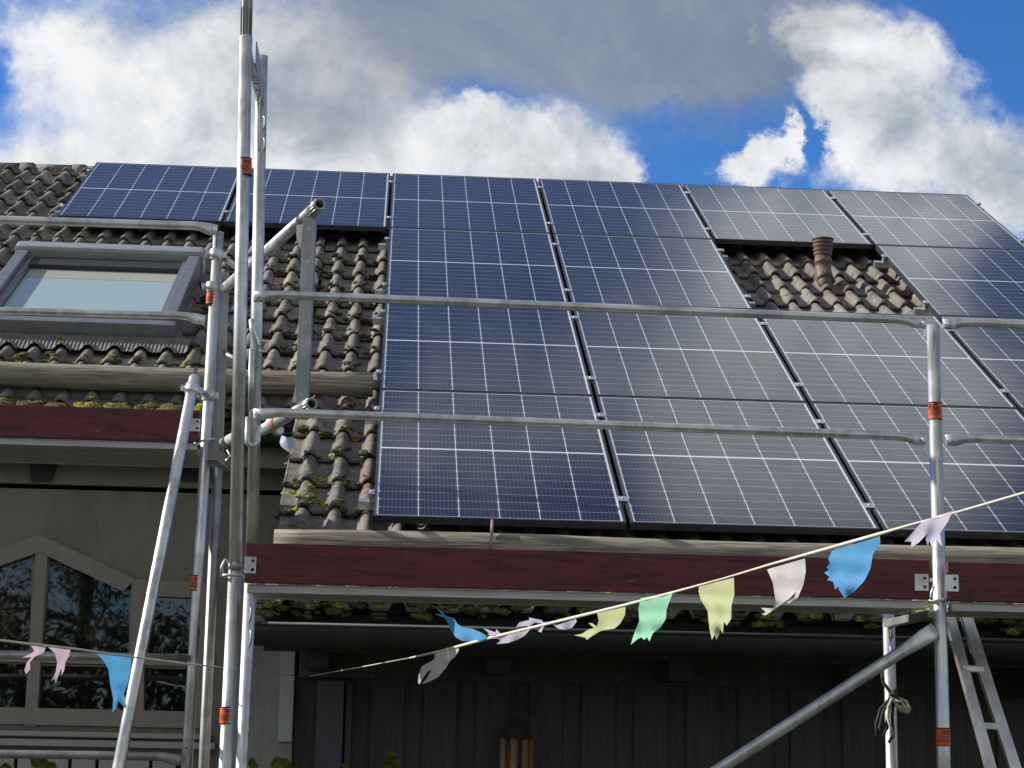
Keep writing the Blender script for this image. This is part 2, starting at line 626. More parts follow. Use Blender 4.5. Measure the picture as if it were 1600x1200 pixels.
# the half of the sky behind the photographer: plain fair-weather clouds
nb = k.noise(co, 2.6, 7, .6)
mask_b = k.ss(nb, .30, .52)
front = k.ss(sp.outputs[1], .10, .30)
mask = k.m('ADD', k.m('MULTIPLY', mask_f, front), k.m('MULTIPLY', mask_b, k.m('SUBTRACT', 1.0, front)))
grey = total([
    sblob(540, 170, 150, 70, .40), sblob(420, 150, 130, 90, .22), sblob(300, 0, 260, 50, .25),
    sblob(1400, 185, 70, 45, .30), sblob(1575, 260, 110, 70, .42), sblob(900, 280, 140, 30, .22),
    sblob(110, 110, 110, 70, -.25), sblob(1330, 60, 90, 60, -.25), sblob(1330, 280, 110, 40, -.2), sblob(660, 245, 60, 40, -.25), sblob(760, 170, 110, 30, -.15),
    rblob(1200, 560, 900, 600, .25),
], .22)
gn = k.noise(k.map(XZ, loc=(5, 2, 0)), 7, 9, .62)
grey = k.m('MULTIPLY_ADD', k.m('SUBTRACT', gn, .5), 1.3, grey)
# relief: the side of each billow that faces the sun (left, up) is brighter
grey = k.m('MULTIPLY_ADD', k.m('SUBTRACT', nzl, nz), 1.6, grey)
grey = k.ss(grey, -.15, 1.0)
GR = .84 / SKY
cl = k.mix(grey, (.88 * GR, .89 * GR, .90 * GR), (.33 * GR, .40 * GR, .47 * GR))
skyc = k.mix(1.0, sky.outputs[0], (.29, .605, .99), 'MULTIPLY')
# clouds over the ridge boosted to brighten the panel reflections, dimmed overhead and behind
hi = k.m('MULTIPLY', k.ss(Z, .55, .95, 1.0, 1.6), k.ss(Z, 2.2, 4.0, 1.0, .45))
hi = k.m('MULTIPLY', hi, k.ss(sp.outputs[1], -.05, .30, .66, 1.0))
hv = k.n('ShaderNodeVectorMath', operation='SCALE')
k.link(cl, hv.inputs[0])
k.link(hi, hv.inputs['Scale'])
col = k.mix(mask, skyc, hv.outputs[0])
# a dark sheet of stratus in front, fading softly into the blue
st_ = total([
    sblob(800, 10, 400, 130, 1.5), sblob(1000, 85, 270, 110, 1.1), sblob(1150, 120, 150, 85, .75), sblob(560, 120, 190, 130, .6), sblob(1270, 10, 80, 40, .4), sblob(1040, 165, 120, 45, .42),
    sblob(480, 190, 120, 60, .25),
    sblob(790, 215, 120, 60, -.45), sblob(1330, 110, 60, 70, -.4),
], -.04)
st_ = k.m('MULTIPLY', st_, k.m('MULTIPLY_ADD', gn, 1.1, .42))
st_ = k.m('MULTIPLY', k.ss(st_, .0, 1.30), .86)
sc_ = k.mix(k.ss(nlo, .32, .68), (.205 * GR, .24 * GR, .295 * GR), (.39 * GR, .415 * GR, .445 * GR))
col = k.mix(st_, col, sc_)
k.link(col, bg.inputs[0])

S.view_settings.view_transform = 'Standard'
S.view_settings.look = 'None'
S.view_settings.exposure = .3
S.view_settings.gamma = 1
S.view_settings.use_curve_mapping = False

# ------------------------------------------------------------------ ground
g = MB()
n = 24
for i in range(n):
    for j in range(n):
        x0, x1 = -120 + 240 * i / n, -120 + 240 * (i + 1) / n
        y0, y1 = -120 + 240 * j / n, -120 + 240 * (j + 1) / n
        g.face([(x0, y0, GZ), (x1, y0, GZ), (x1, y1, GZ), (x0, y1, GZ)])
bmesh.ops.remove_doubles(g.bm, verts=g.bm.verts, dist=.01)
tag(g.build('ground', M['grass']), kind='structure')

# ------------------------------------------------------------------ house
U0, U1 = -7.0, 4.55            # roof ends
UV = -.455                     # verge of the lower part
VR = 7.27                      # ridge
VL, VE = 1.60, -.66            # eaves left / right
NB = -.175                     # tile base plane
house = thing('house', (0, 3, GZ), 'grey rendered house with a mossy brown tiled roof carrying the solar panels', 'house')


def tile_h(s_):
    """height of the tile surface over its pan: flat pan with a low step, then a round roll"""
    if s_ < .06: return .004
    if s_ < .44: return 0.0
    if s_ < .50: return .006
    return .006 + .040 * max(0, math.sin((s_ - .50) / .50 * math.pi)) ** .62


def tile_mesh(u_lo, u_hi, v_lo, v_hi, mb, lay, ug0, vg0):
    G, TW = .340, .300
    prof = []
    for unit in range(2):
        for q in range(14):
            s_ = q / 14
            h = tile_h(s_)
            prof.append(((unit + s_) * TW / 2, h))
    prof.append((TW, 0))
    i0 = math.floor((u_lo - ug0) / TW) - 1
    i1 = math.ceil((u_hi - ug0) / TW) + 1
    j0 = round((v_lo - vg0) / G)
    j1 = math.ceil((v_hi - vg0) / G)
    for j in range(j0, j1):
        vn = vg0 + j * G
        for i in range(i0, i1):
            uu = ug0 + i * TW
            ju, jn, jr, jv = random.uniform(-.003, .003), random.uniform(-.003, .004), random.uniform(-.010, .010), random.uniform(-.008, .008)
            tint = min(1, max(0, random.gauss(.45, .25)))
            pr = [(uu + a + ju, h, a) for a, h in prof]
            pr = [(a, h, l) for a, h, l in pr if u_lo - 1e-4 <= a <= u_hi + 1e-4]
            if len(pr) < 2: continue
            ve = min(vn + G + .07, v_hi + .03)
            rows = []
            for dv, lift, dn in ((.004, .036, -.024), (-.004, .036, -.019), (-.004, .036, -.006), (.010, .036, 0.0), (G * .5, .018, 0.0), (ve - vn, 0.0, 0.0)):
                vv = vn + dv
                if vv > v_hi + .05: vv = v_hi + .05
                rows.append([mb.bm.verts.new(RP(a, vv + jv + jr * (l / TW - .5), NB + h + lift + dn + jn)) for a, h, l in pr])
            for r_ in range(len(rows) - 1):
                for q in range(len(pr) - 1):
                    f = mb.bm.faces.new((rows[r_][q], rows[r_][q + 1], rows[r_ + 1][q + 1], rows[r_ + 1][q]))
                    f.smooth = r_ >= 3
                    for L in f.loops: L[lay] = (tint, tint, tint, 1)
            # side skirts at the open edges
            for q, e in ((0, u_lo), (len(pr) - 1, u_hi)):
                if abs(pr[q][0] - e) < .02:
                    a = pr[q][0]
                    vs = [rows[r_][q] for r_ in (2, 3, 4, 5)]
                    lo = [mb.bm.verts.new(v.co - Vector((0, -ST, CT)) * .06) for v in vs]
                    for z in range(3):
                        f = mb.bm.faces.new((vs[z], vs[z + 1], lo[z + 1], lo[z]))
                        for L in f.loops: L[lay] = (tint, tint, tint, 1)


tm = MB()
lay = tm.bm.loops.layers.color.new('tint')
UG = -.455
tile_mesh(U0, UV, VL, VR - .05, tm, lay, UG, VE)
tile_mesh(UV, U1, VE, VR - .05, tm, lay, UG, VE)
roof = tm.build('roof', M['tile'], house, recalc=False)

# underlay deck added below the tiles to block light, and the rear slope, so that nothing is hollow
rd = MB()
rd.prism([RP(U0 + .02, VL + .05, NB - .03), RP(UV - .0, VL + .05, NB - .03), RP(UV, VR, NB - .03), RP(U0 + .02, VR, NB - .03)], RP(0, 0, -.05))
rd.prism([RP(UV + .02, VE + .05, NB - .031), RP(U1 - .02, VE + .05, NB - .031), RP(U1 - .02, VR, NB - .031), RP(UV + .02, VR, NB - .031)], RP(0, 0, -.05))
top = RP(0, VR, NB - .03)
bk = Vector((0, 6.2, -6.2 * math.tan(TH)))
rd.prism([Vector((U0 + .02, top.y, top.z)), Vector((U1 - .02, top.y, top.z)), Vector((U1 - .02, top.y, top.z)) + bk, Vector((U0 + .02, top.y, top.z)) + bk], (0, 0, -.06))
rd.build('roof_deck', M['tailwood'], roof)

# ridge caps
rc = MB()
lay = rc.bm.loops.layers.color.new('tint')
x = U0
i = 0
while x < U1 - .1:
    L = .41
    c0 = RP(0, VR + .05, -.222)
    tint = random.uniform(.2, .8)
    for (a, b, r0, r1) in ((x, x + L * .82, .118, .122), (x + L * .82, x + L + .02, .129, .129)):
        n0 = len(rc.bm.faces)
        seg = 14
        rings = []
        for xx, rr in ((a, r0 - .02), (a, r0), (b, r1), (b, r1 - .02)):
            rings.append([rc.bm.verts.new((xx, c0.y + math.cos(t_) * rr * 1.05, c0.z - .01 + math.sin(t_) * rr)) for t_ in [math.pi * (q / seg) * 1.1 - .05 * math.pi for q in range(seg + 1)]])
        for q in range(3):
            for s_ in range(seg):
                f = rc.bm.faces.new((rings[q][s_], rings[q][s_ + 1], rings[q + 1][s_ + 1], rings[q + 1][s_]))
                f.smooth = True
                for l in f.loops: l[lay] = (tint, tint, tint, 1)
    x += L
rc.build('ridge_tile', M['tile'], roof)

# walls -----------------------------------------------------------
YW = 1.75     # recessed wall (left)
YF = .12      # front wall (right)
xl = at(360, 1100, YF).x
zt_l = RP(0, VL, NB).z - .02


def wall_with_holes(mb, x0, x1, z0, z1, Y, T, holes):
    """rectangular wall minus polygons: built by triangulated fill"""
    bm = mb.bm
    outer = [bm.verts.new((a, Y, b)) for a, b in ((x0, z0), (x1, z0), (x1, z1), (x0, z1))]
    es = [bm.edges.new((outer[i], outer[(i + 1) % 4])) for i in range(4)]
    for h in holes:
        vs = [bm.verts.new((p.x, Y, p.z)) for p in h]
        es += [bm.edges.new((vs[i], vs[(i + 1) % len(vs)])) for i in range(len(vs))]
        bk = [bm.verts.new((p.x, Y + T, p.z)) for p in h]
        for i in range(len(vs)):
            q = (i + 1) % len(vs)
            bm.faces.new((vs[i], vs[q], bk[q], bk[i]))
    bmesh.ops.triangle_fill(bm, use_beauty=True, use_dissolve=False, edges=es)


# pentagon-topped window, traced then placed in the recessed wall
def W_(x, y, Y=YW): return at(x, y, Y)


win_out = [W_(-190, 925), W_(64, 836), W_(212, 905), W_(330, 911), W_(317, 1138), W_(-215, 1126)]
wm = MB()
wall_with_holes(wm, -7.0, at(470, 900, YW).x, GZ, W_(100, 765).z, YW, .16, [win_out])
wall_l = wm.build('wall', M['render'], house, recalc=False)
# frieze board over the render with a dark shadow gap
zf = W_(100, 761).z
wm = MB()
xe = at(468, 900, YW).x
wm.box(((-7 + xe) / 2, YW - .012, zf + .30), (7 + xe, .05, .58))
wm.build('frieze_board', M['trim_dark'], house)
# window parts
win = MB()
FW = .065
yf0 = YW - .02


def bar(mb, a, b, w, dpt, Y=yf0):
    """flat bar in the wall plane between pixel points, width w"""
    A, B = at(a[0], a[1], Y), at(b[0], b[1], Y)
    t = (B - A).normalized()
    nn_ = Vector((-t.z, 0, t.x))
    mb.prism([A + nn_ * w / 2, B + nn_ * w / 2, B - nn_ * w / 2, A - nn_ * w / 2], (0, dpt, 0))


# outer frame: follow the outline
for i in range(len(win_out)):
    a, b = win_out[i], win_out[(i + 1) % 6]
    t = (b - a).normalized()
    nn_ = Vector((t.z, 0, -t.x))
    cen = sum(win_out, Vector()) / 6
    if nn_.dot(cen - a) < 0: nn_ = -nn_
    off = Vector((0, -.02 - .0012 * i, 0))
    ex = t * .0
    win.prism([a + off, b + off, b + nn_ * .085 - t * .03 + off, a + nn_ * .085 + t * .03 + off], (0, .10, 0))
winf = win.build('window', M['trim'], house)
mu = MB()
bar(mu, (66, 850), (47, 1135), .062, .085, yf0 + .005)
mu.build('mullion', M['trim'], winf)
mu = MB()
bar(mu, (216, 905), (213, 1135), .072, .085, yf0 + .004)
mu.build('mullion', M['trim'], winf)
mu = MB()
bar(mu, (-195, 1020), (335, 1033), .060, .080, yf0 + .008)
mu.build('transom', M['trim'], winf)
# sash rims (thin dark edge around each light) and panes
panes = [[(-185, 955), (50, 866), (46, 1018), (-190, 1010)], [(78, 868), (203, 928), (201, 1024), (66, 1020)], [(226, 930), (322, 934), (318, 1028), (224, 1026)],
         [(-195, 1030), (43, 1038), (38, 1128), (-205, 1120)], [(62, 1040), (203, 1043), (203, 1131), (57, 1128)], [(226, 1044), (320, 1046), (314, 1134), (224, 1132)]]
for pn in panes:
    mb = MB()
    P = [at(a, b, YW + .035) for a, b in pn]
    cen = sum(P, Vector()) / 4
    P = [cen + (q - cen) * 1.10 for q in P]
    mb.prism(P, (0, .02, 0))
    mb.build('pane', M['winglass'], winf)
rb = MB()
for i, pn in enumerate(panes):
    P = [at(a, b, YW + .02 + .0005 * i) for a, b in pn]
    cen = sum(P, Vector()) / 4
    for q in range(4):
        a, b = P[q], P[(q + 1) % 4]
        rb.prism([a, b, b + (b - cen).normalized() * .02, a + (a - cen).normalized() * .02], (0, .03, 0))
rb.build('glazing_bead', M['trim'], winf)
# sill: two stepped strips
sl = MB()
for y0, y1, d, e in ((1145, 1153, .05, 330), (1158, 1168, .09, 336)):
    A = at(-260, y0 - 8, YW - d)
    B = at(e, y0 + 2.5, YW - d)
    hh = (y1 - y0) * 10.3 / F
    sl.box(((A.x + B.x) / 2, YW - d / 2, B.z - hh / 2), (B.x - A.x, d, hh), bev=.004)
sl.build('sill', M['pale_board'], winf)
# near-black box standing in for the unlit room behind the window
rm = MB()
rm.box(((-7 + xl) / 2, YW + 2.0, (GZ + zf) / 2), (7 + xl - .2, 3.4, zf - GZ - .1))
rm.build('interior', M['room_dark'], house)
# slatted boards under the window
sb = MB()
zs = at(100, 1186, YW - .05).z
for i in range(34):
    xx = -4.3 + i * .138
    if xx + .12 > at(283, 1195, YW - .05).x: break
    sb.box((xx + .06, YW - .05, (GZ + .1 + zs) / 2), (.120, .03, zs - GZ - .1), bev=.003)
sb.build('slatted_panel', M['pale_board'], house)
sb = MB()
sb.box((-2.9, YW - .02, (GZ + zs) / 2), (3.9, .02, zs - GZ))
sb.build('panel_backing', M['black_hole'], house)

# left eave: fascia, soffit, gutter, rafter tails
zE = RP(0, VL, NB).z
yE = RP(0, VL, NB).y
eb = MB()
zfa = at(200, 706, yE + .05).z
eb.box(((-7 + UV) / 2, yE + .06, zfa + .02), (7 + UV - .02, .03, .17))
eb.build('fascia_board', M['trim_dark'], house)
eb = MB()
eb.box(((-7 + UV) / 2, (yE + .09 + YW) / 2, zfa - .045), (7 + UV - .03, YW - yE - .10, .02))
eb.build('soffit', M['trim_dark'], house)
for px in (-150, 66, 300):
    mb = MB()
    a = at(px - 20, 727, yE + .20)
    b = at(px + 22, 752, yE + .20)
    mb.prism([(a.x, yE + .20, a.z + .02), (b.x, yE + .20, a.z + .02), (b.x - .03, yE + .20, b.z), (a.x + .012, yE + .20, b.z)], (0, YW - yE - .19, 0))
    mb.build('rafter_tail', M['tailwood'], house)
gt = MB()


def gutter(mb, x0, x1, y, z, r):
    seg = 10
    A, B = [], []
    for xx, ring in ((x0, A), (x1, B)):
        for rr in (r, r - .008):
            ring.append([mb.bm.verts.new((xx, y + math.cos(t_) * rr, z + math.sin(t_) * rr)) for t_ in [math.pi + math.pi * q / seg for q in range(seg + 1)]])
    for lv in (0, 1):
        for q in range(seg):
            f = mb.bm.faces.new((A[lv][q], A[lv][q + 1], B[lv][q + 1], B[lv][q]))
            f.smooth = True
    for q in (0, seg):
        mb.bm.faces.new((A[0][q], B[0][q], B[1][q], A[1][q]))
    for E_ in (A, B):
        for q in range(seg):
            mb.bm.faces.new((E_[0][q], E_[0][q + 1], E_[1][q + 1], E_[1][q]))
        mb.bm.faces.new(E_[0])
    mb.ring_tube([(x0, y - r, z + .003), (x1, y - r, z + .003)], .008, 8)


gutter(gt, -7, UV + .03, yE - .04, at(425, 678, yE - .10).z, .065)
gt.build('gutter', M['gutter'], house)

# right front wall: pale rendered end, dark boarding
xr0 = at(459, 1100, YF).x
zW = RP(0, 0, NB - .08).z
mb = MB()
mb.box(((xl + xr0) / 2, YF + .15, (GZ + at(420, 996, YF).z + .3) / 2), (xr0 - xl, .3, at(420, 996, YF).z + .3 - GZ))
zr_ = at(420, 996, YF).z + .25
mb.box((xl + .06, (YF + .3 + YW) / 2, (GZ + zr_) / 2), (.12, YW - YF - .302, zr_ - GZ))
mb.build('pale_wall', M['render_light'], house)
mb = MB()
a, b = at(436, 998, YF - .02), at(457, 1159, YF - .02)
mb.box(((a.x + b.x) / 2 + .004, YF - .012, (a.z + b.z) / 2), (.062, .024, a.z - b.z), bev=.002)
mb.build('corner_board', M['pale_board'], house)
zb0 = at(800, 1066, YF).z
mb = MB()
xx = xr0
i = 0
mb.box(((xr0 + U1) / 2, YF + .20, (GZ + zb0 + .25) / 2), (U1 - xr0, .30, zb0 + .25 - GZ))
while xx < U1 - .05:
    w = .118
    pr = (0, .020)[i % 2]
    mb.box((xx + w / 2, YF + .035 - pr, (GZ + zb0) / 2 + .0), (w + (.03 if pr else -.006), .022, zb0 - GZ + .02), bev=.003)
    xx += w
    i += 1
mb.build('boarding', M['boards'], house)
mb = MB()
zt1 = at(800, 1000, YF).z
mb.box(((xr0 + U1) / 2 + .01, YF - .015, (zb0 + zt1) / 2 + .05), (U1 - xr0 - .02, .05, zt1 - zb0 + .10), bev=.004)
mb.build('beam', M['boards'], house)
mb = MB()
a, b = at(498, 1064, YF), at(539, 1064, YF)
mb.box(((a.x + b.x) / 2, YF - .055, (GZ + a.z) / 2), (b.x - a.x, .10, a.z - GZ), bev=.006)
mb.build('corner_post', M['post_blue'], house)
mb = MB()
a, b = at(542, 1066, YF), at(551, 1066, YF)
mb.box(((a.x + b.x) / 2, YF - .025, (GZ + a.z) / 2), (b.x - a.x, .05, a.z - GZ), bev=.003)
mb.build('cover_strip', M['trim_dk2'], house)
for px, y0, y1 in ((495, 996, 1044), (781, 1008, 1052), (1064, 1020, 1064), (1345, 1030, 1075), (1630, 1040, 1090)):
    mb = MB()
    a, b = at(px - 18, y0, -.28), at(px + 18, y1, -.28)
    mb.box(((a.x + b.x) / 2, (-.28 + YF - .045) / 2, (a.z + b.z) / 2 + .03), (b.x - a.x, YF - .045 + .28, a.z - b.z + .06), bev=.004)
    mb.build('rafter_tail', M['tailwood'], house)
# right gutter and fascia
yE2 = RP(0, VE, NB).y
zG = at(800, 984, yE2 - .12).z
mb = MB()
gutter(mb, at(392, 970, yE2 - .1).x, U1 + .02, yE2 - .035, zG, .085)
mb.build('gutter', M['gutter'], house)
mb = MB()
mb.box(((UV + U1) / 2, yE2 + .09, zG + .0), (U1 - UV - .02, .03, .20))
mb.build('fascia_board', M['tailwood'], house)
# end walls and back wall
mb = MB()
mb.box((U1 - .15, 6.5, (GZ + 0) / 2), (.24, 12, -GZ))
mb.box((-6.9, 7.0, (GZ + .8) / 2), (.24, 10.2, .8 - GZ))
mb.box(((U0 + U1) / 2, 12.3, (GZ + .6) / 2), (U1 - U0 - .3, .24, .6 - GZ))
for xx in (U1 - .15, -6.9):
    ym = RP(0, VR, 0).y
    mb.prism([(xx - .1, .9, -.02), (xx - .1, 12.0, -.02), (xx - .1, ym, RP(0, VR, NB - .2).z)], (.2, 0, 0))
mb.build('gable_wall', M['render'], house)

# roof logs (round timber snow guards)
def log(u0, u1, v, n_, r, name='snow_guard_log'):
    mb = MB()
    pts, rad = [], []
    K = 40
    for i in range(K + 1):
        u = u0 + (u1 - u0) * i / K
        pts.append(RP(u, v + .004 * math.sin(u * 1.3), n_ + .004 * math.sin(u * 2.1 + 1)))
        rad.append(r * (1 + .025 * math.sin(u * 3.3) + .012 * math.sin(u * 9 + 2)))
    mb.ring_tube(pts, rad, 24)
    return mb.build(name, M['log'], house)


LV = on(300, 592, -.03)[1]
l1 = log(-6.6, on(583, 600, -.03)[0], LV, -.035, .066)
LV2 = on(900, 860, -.03)[1]
l2 = log(on(430, 840, -.03)[0], U1 - .05, LV2, -.040, .070)
# hook strap over the lower log
mb = MB()
hx = on(768, 830, .04)[0]
pts = [RP(hx - .008, LV2 - .09, .005), RP(hx - .004, LV2 - .055, .035), RP(hx, LV2 + .0, .060), RP(hx + .002, LV2 + .05, .075), RP(hx + .003, LV2 + .10, .085)]
mb.ring_tube(pts, .011, 10, flat=[.6] * 5)
mb.build('hook_strap', M['copper_pink'], house)
# flashing scrap at the verge
mb = MB()
P = [(437, 688), (440, 676), (447, 683), (459, 686), (460, 692), (452, 702), (444, 699), (439, 696)]
vs = []
for (a, b) in P:
    u, v = on(a, b, -.05)
    vs.append(RP(u, v, -.06 + random.uniform(-.012, .02)))
c0 = sum(vs, Vector()) / len(vs) + RP(0, 0, .03)
for i in range(len(vs)):
    mb.prism([c0, vs[i], vs[(i + 1) % len(vs)]], RP(0, 0, -.004))
mb.build('lead_flashing', M['lead'], house)

# skylight --------------------------------------------------------
ul, ur = on(27, 386, .03)[0] + .01, on(320, 385, .02)[0]
vb, vt = on(255, 512, -.03)[1], on(170, 383, .04)[1]
sk = MB()
axr = (Vector((1, 0, 0)), Vector((0, CT, ST)), Vector((0, -ST, CT)))


def rbox(mb, u0, u1, v0, v1, n0, n1, bev=0.0):
    mb.box(RP((u0 + u1) / 2, (v0 + v1) / 2, (n0 + n1) / 2), (u1 - u0, v1 - v0, n1 - n0), axr, bev)


fw = .075
sk = MB()
rbox(sk, ul, ul + fw, vb + .09, vt - .14, -.16, .028, .008)
rbox(sk, ur - fw, ur, vb + .09, vt - .14, -.16, .028, .008)
rbox(sk, ul, ur, vb, vb + .085, -.16, -.01, .008)
skf = sk.build('skylight', M['grey_plastic'], house)
mb = MB()
rbox(mb, ul - .02, ur + .02, vt - .135, vt, -.12, .055, .025)
mb.build('hood', M['hood'], skf)
mb = MB()
rbox(mb, ul + fw + .002, ul + fw + .035, vb + .092, vt - .145, -.15, -.005, .004)
rbox(mb, ur - fw - .035, ur - fw - .002, vb + .092, vt - .145, -.15, -.005, .004)
rbox(mb, ul + fw + .037, ur - fw - .037, vb + .092, vb + .15, -.15, -.006, .004)
mb.build('sash', M['grey_plastic'], skf)
mb = MB()
rbox(mb, ul + fw + .037, ur - fw - .037, vt - .33, vt - .15, -.15, -.012, .006)
mb.build('sash_top', M['grey_plastic_dk'], skf)
mb = MB()
rbox(mb, ul + fw + .040, ur - fw - .040, vb + .153, vt - .332, -.06, -.045)
mb.build('pane', M['skyglass'], skf)
mb = MB()
rbox(mb, ul + fw + .041, ur - fw - .041, vt - .53, vt - .334, -.0595, -.0435)
mb.build('blind', M['blind_shadeband'], skf)
# pleated apron below the window
uu = ul - .1
pts = []
q = 0
ap = MB()
cols = []
while uu < ur + .10:
    rows = []
    for vv, nn_ in ((vb - .02, -.10), (vb - .10, -.122), (vb - .17, NB + .040 + .62 * tile_h(((uu - UG) % .15) / .15))):
        rows.append(ap.bm.verts.new(RP(uu, vv - .02 * (vv < vb - .15) * (1 - tile_h(((uu - UG) % .15) / .15) / .046), nn_ + (.006 if q % 2 else 0) + .012)))
    cols.append(rows)
    uu += .011
    q += 1
for i in range(len(cols) - 1):
    for z in range(2):
        ap.bm.faces.new((cols[i][z], cols[i + 1][z], cols[i + 1][z + 1], cols[i][z + 1]))
ap.build('apron', M['apron'], skf)

# vent pipe (stands vertical on its tile)
mb = MB()
uvx, uvy = on(1286, 436, -.10)
b = RP(uvx, uvy, -.13)
hgt = (at(1286, 372, b.y).z - b.z)
r = .055
z0 = b.z
pts = [(0, -.075, r * 1.02), (.035, -.045, r * 1.04), (.065, -.018, r * 1.03), (.10, 0, r * 1.02), (.14, 0, r * 1.02), (.142, 0, r * 1.08), (.165, 0, r * 1.08), (.167, 0, r)]
body = pts + [(hgt - .12, 0, r)]
rings = [Vector((b.x + .004, b.y + dy_, z0 + h)) for h, dy_, rr in body]
mb.ring_tube(rings, [rr for h, dy_, rr in body], 22)
vp = mb.build('vent_pipe', M['vent'], house)
mb = MB()
pr = []
zz = hgt - .125
for q in range(4):
    pr += [(zz, r * (1.02 + .05 * q)), (zz + .004, r * (1.13 + .045 * q)), (zz + .018, r * (1.17 + .045 * q)), (zz + .021, r * (1.02 + .05 * q))]
    zz += .028
pr += [(zz, r * 1.36), (zz + .006, r * 1.36)]
mb.ring_tube([Vector((b.x + .004, b.y, z0 + h)) for h, _ in pr], [rr for _, rr in pr], 24, smooth=False)
mb.build('cap', M['vent'], vp)
mb = MB()
# vent base tile: a low cone-like saddle
mb.ring_tube([RP(uvx, uvy - .12, -.135), RP(uvx, uvy - .06, -.10), RP(uvx, uvy + .03, -.09), RP(uvx, uvy + .12, -.13)], [.03, .052, .055, .03], 16)
mb.build('base_collar', M['vent'], vp)

# ------------------------------------------------------------------ moss on the tiles (nobody could count it)
ms = MB()
lay = ms.bm.loops.layers.color.new('tint')


def clump(c, rr, tint, flat=.55):
    b2 = bmesh.new()
    bmesh.ops.create_icosphere(b2, subdivisions=2, radius=1.0)
    ax = axr
    ph = random.random() * 9
    sx, sy = random.uniform(.8, 1.5), random.uniform(.7, 1.1)
    vs = {}
    for v in b2.verts:
        d = v.co
        s_ = 1 + .28 * math.sin(d.x * 5 + ph) * math.sin(d.y * 6 + ph) + random.uniform(-.20, .20)
        q = Vector((d.x * sx, d.y * sy, d.z * flat)) * (rr * s_)
        vs[v] = ms.bm.verts.new(c + ax[0] * q.x + ax[1] * q.y + ax[2] * q.z)
    for f in b2.faces:
        nf = ms.bm.faces.new([vs[v] for v in f.verts])
        nf.smooth = True
        tt = min(1, max(0, tint + random.uniform(-.15, .15)))
        for l in nf.loops: l[lay] = (tt, tt, tt, 1)
    b2.free()


def scatter(u0, u1, v0, v1, cnt, r0, r1, t0, t1, nose=True):
    for _ in range(cnt):
        u = random.uniform(u0, u1)
        v = random.uniform(v0, v1)
        if nose:
            j = round((v - VE) / .34)
            v = VE + j * .34 + random.choice((random.uniform(-.03, .005), random.uniform(-.02, .04)))
        fr = ((u - UG) % .15) / .15
        h = tile_h(fr)
        lift = .036 * (1 - ((v - VE) % .34) / .34)
        if nose and ((v - VE) % .34) > .3: lift = .0
        n0 = 1 + random.randrange(3)
        rr = random.uniform(r0, r1)
        t_ = random.uniform(t0, t1)
        for q in range(n0):
            clump(RP(u + random.uniform(-.03, .03), v + random.uniform(-.015, .015), NB + h + lift - .002), rr * random.uniform(.6, 1), t_)


scatter(-1.2, -.05, 1.9, 4.9, 420, .012, .030, .0, .30)
scatter(-1.2, -.05, 1.9, 4.9, 140, .010, .024, .3, .8)
scatter(-2.4, -1.0, 2.2, 3.0, 230, .012, .030, .15, .9)
scatter(-2.5, -.9, VL, VL + .10, 300, .022, .050, .4, 1.0, False)
scatter(-2.5, -.5, VL, VL + .35, 70, .014, .030, .1, .8)
scatter(UV, .05, VE, 1.9, 150, .012, .030, .0, .35)
scatter(UV, .05, VE, 1.9, 60, .010, .024, .4, .9)
scatter(-.42, -.25, .35, .75, 14, .018, .032, .8, 1.0, False)
scatter(UV, U1 - .9, VE - .01, VE + .14, 620, .016, .036, .05, .75, False)
scatter(-3.2, -2.0, 4.5, 7, 110, .008, .018, .0, .3)
tag(ms.build('moss', M['moss'], recalc=False), 'green moss cushions along the tile edges and eaves', 'moss', kind='stuff')

# ------------------------------------------------------------------ solar panels
PU, PV = 1.1537, 1.7503
PW, PH, PD = 1.134, 1.738, .035
rotp = (TH, 0, 0)
proto = thing('solar_panel', (0, 0, 0), 'x', 'solar panel', 'solar panels on the roof')
mb = MB()
fwid = .012
for (x0, x1, y0, y1) in ((0, PW, 0, fwid), (0, PW, PH - fwid, PH), (0, fwid, fwid, PH - fwid), (PW - fwid, PW, fwid, PH - fwid)):
    mb.box(((x0 + x1) / 2, (y0 + y1) / 2, -PD / 2), (x1 - x0, y1 - y0, PD))
pf = mb.build('frame', M['panel_frame'], proto)
mb = MB()
mb.box((PW / 2, PH / 2, -.0065), (PW - 2 * fwid - .0005, PH - 2 * fwid - .0005, .007))
pg = mb.build('cell_sheet', M['cells'], proto)


def clamp_mesh(x, y, endc):
    mb = MB()
    w = .026
    mb.box((x, y, .0035), (w + .018 if not endc else w + .006, .055, .006), bev=.0015)
    mb.box((x, y, -.022), (.016, .05, .043))
    mb.tube((x, y, .006), (x, y, .011), .0065, 6)
    return mb


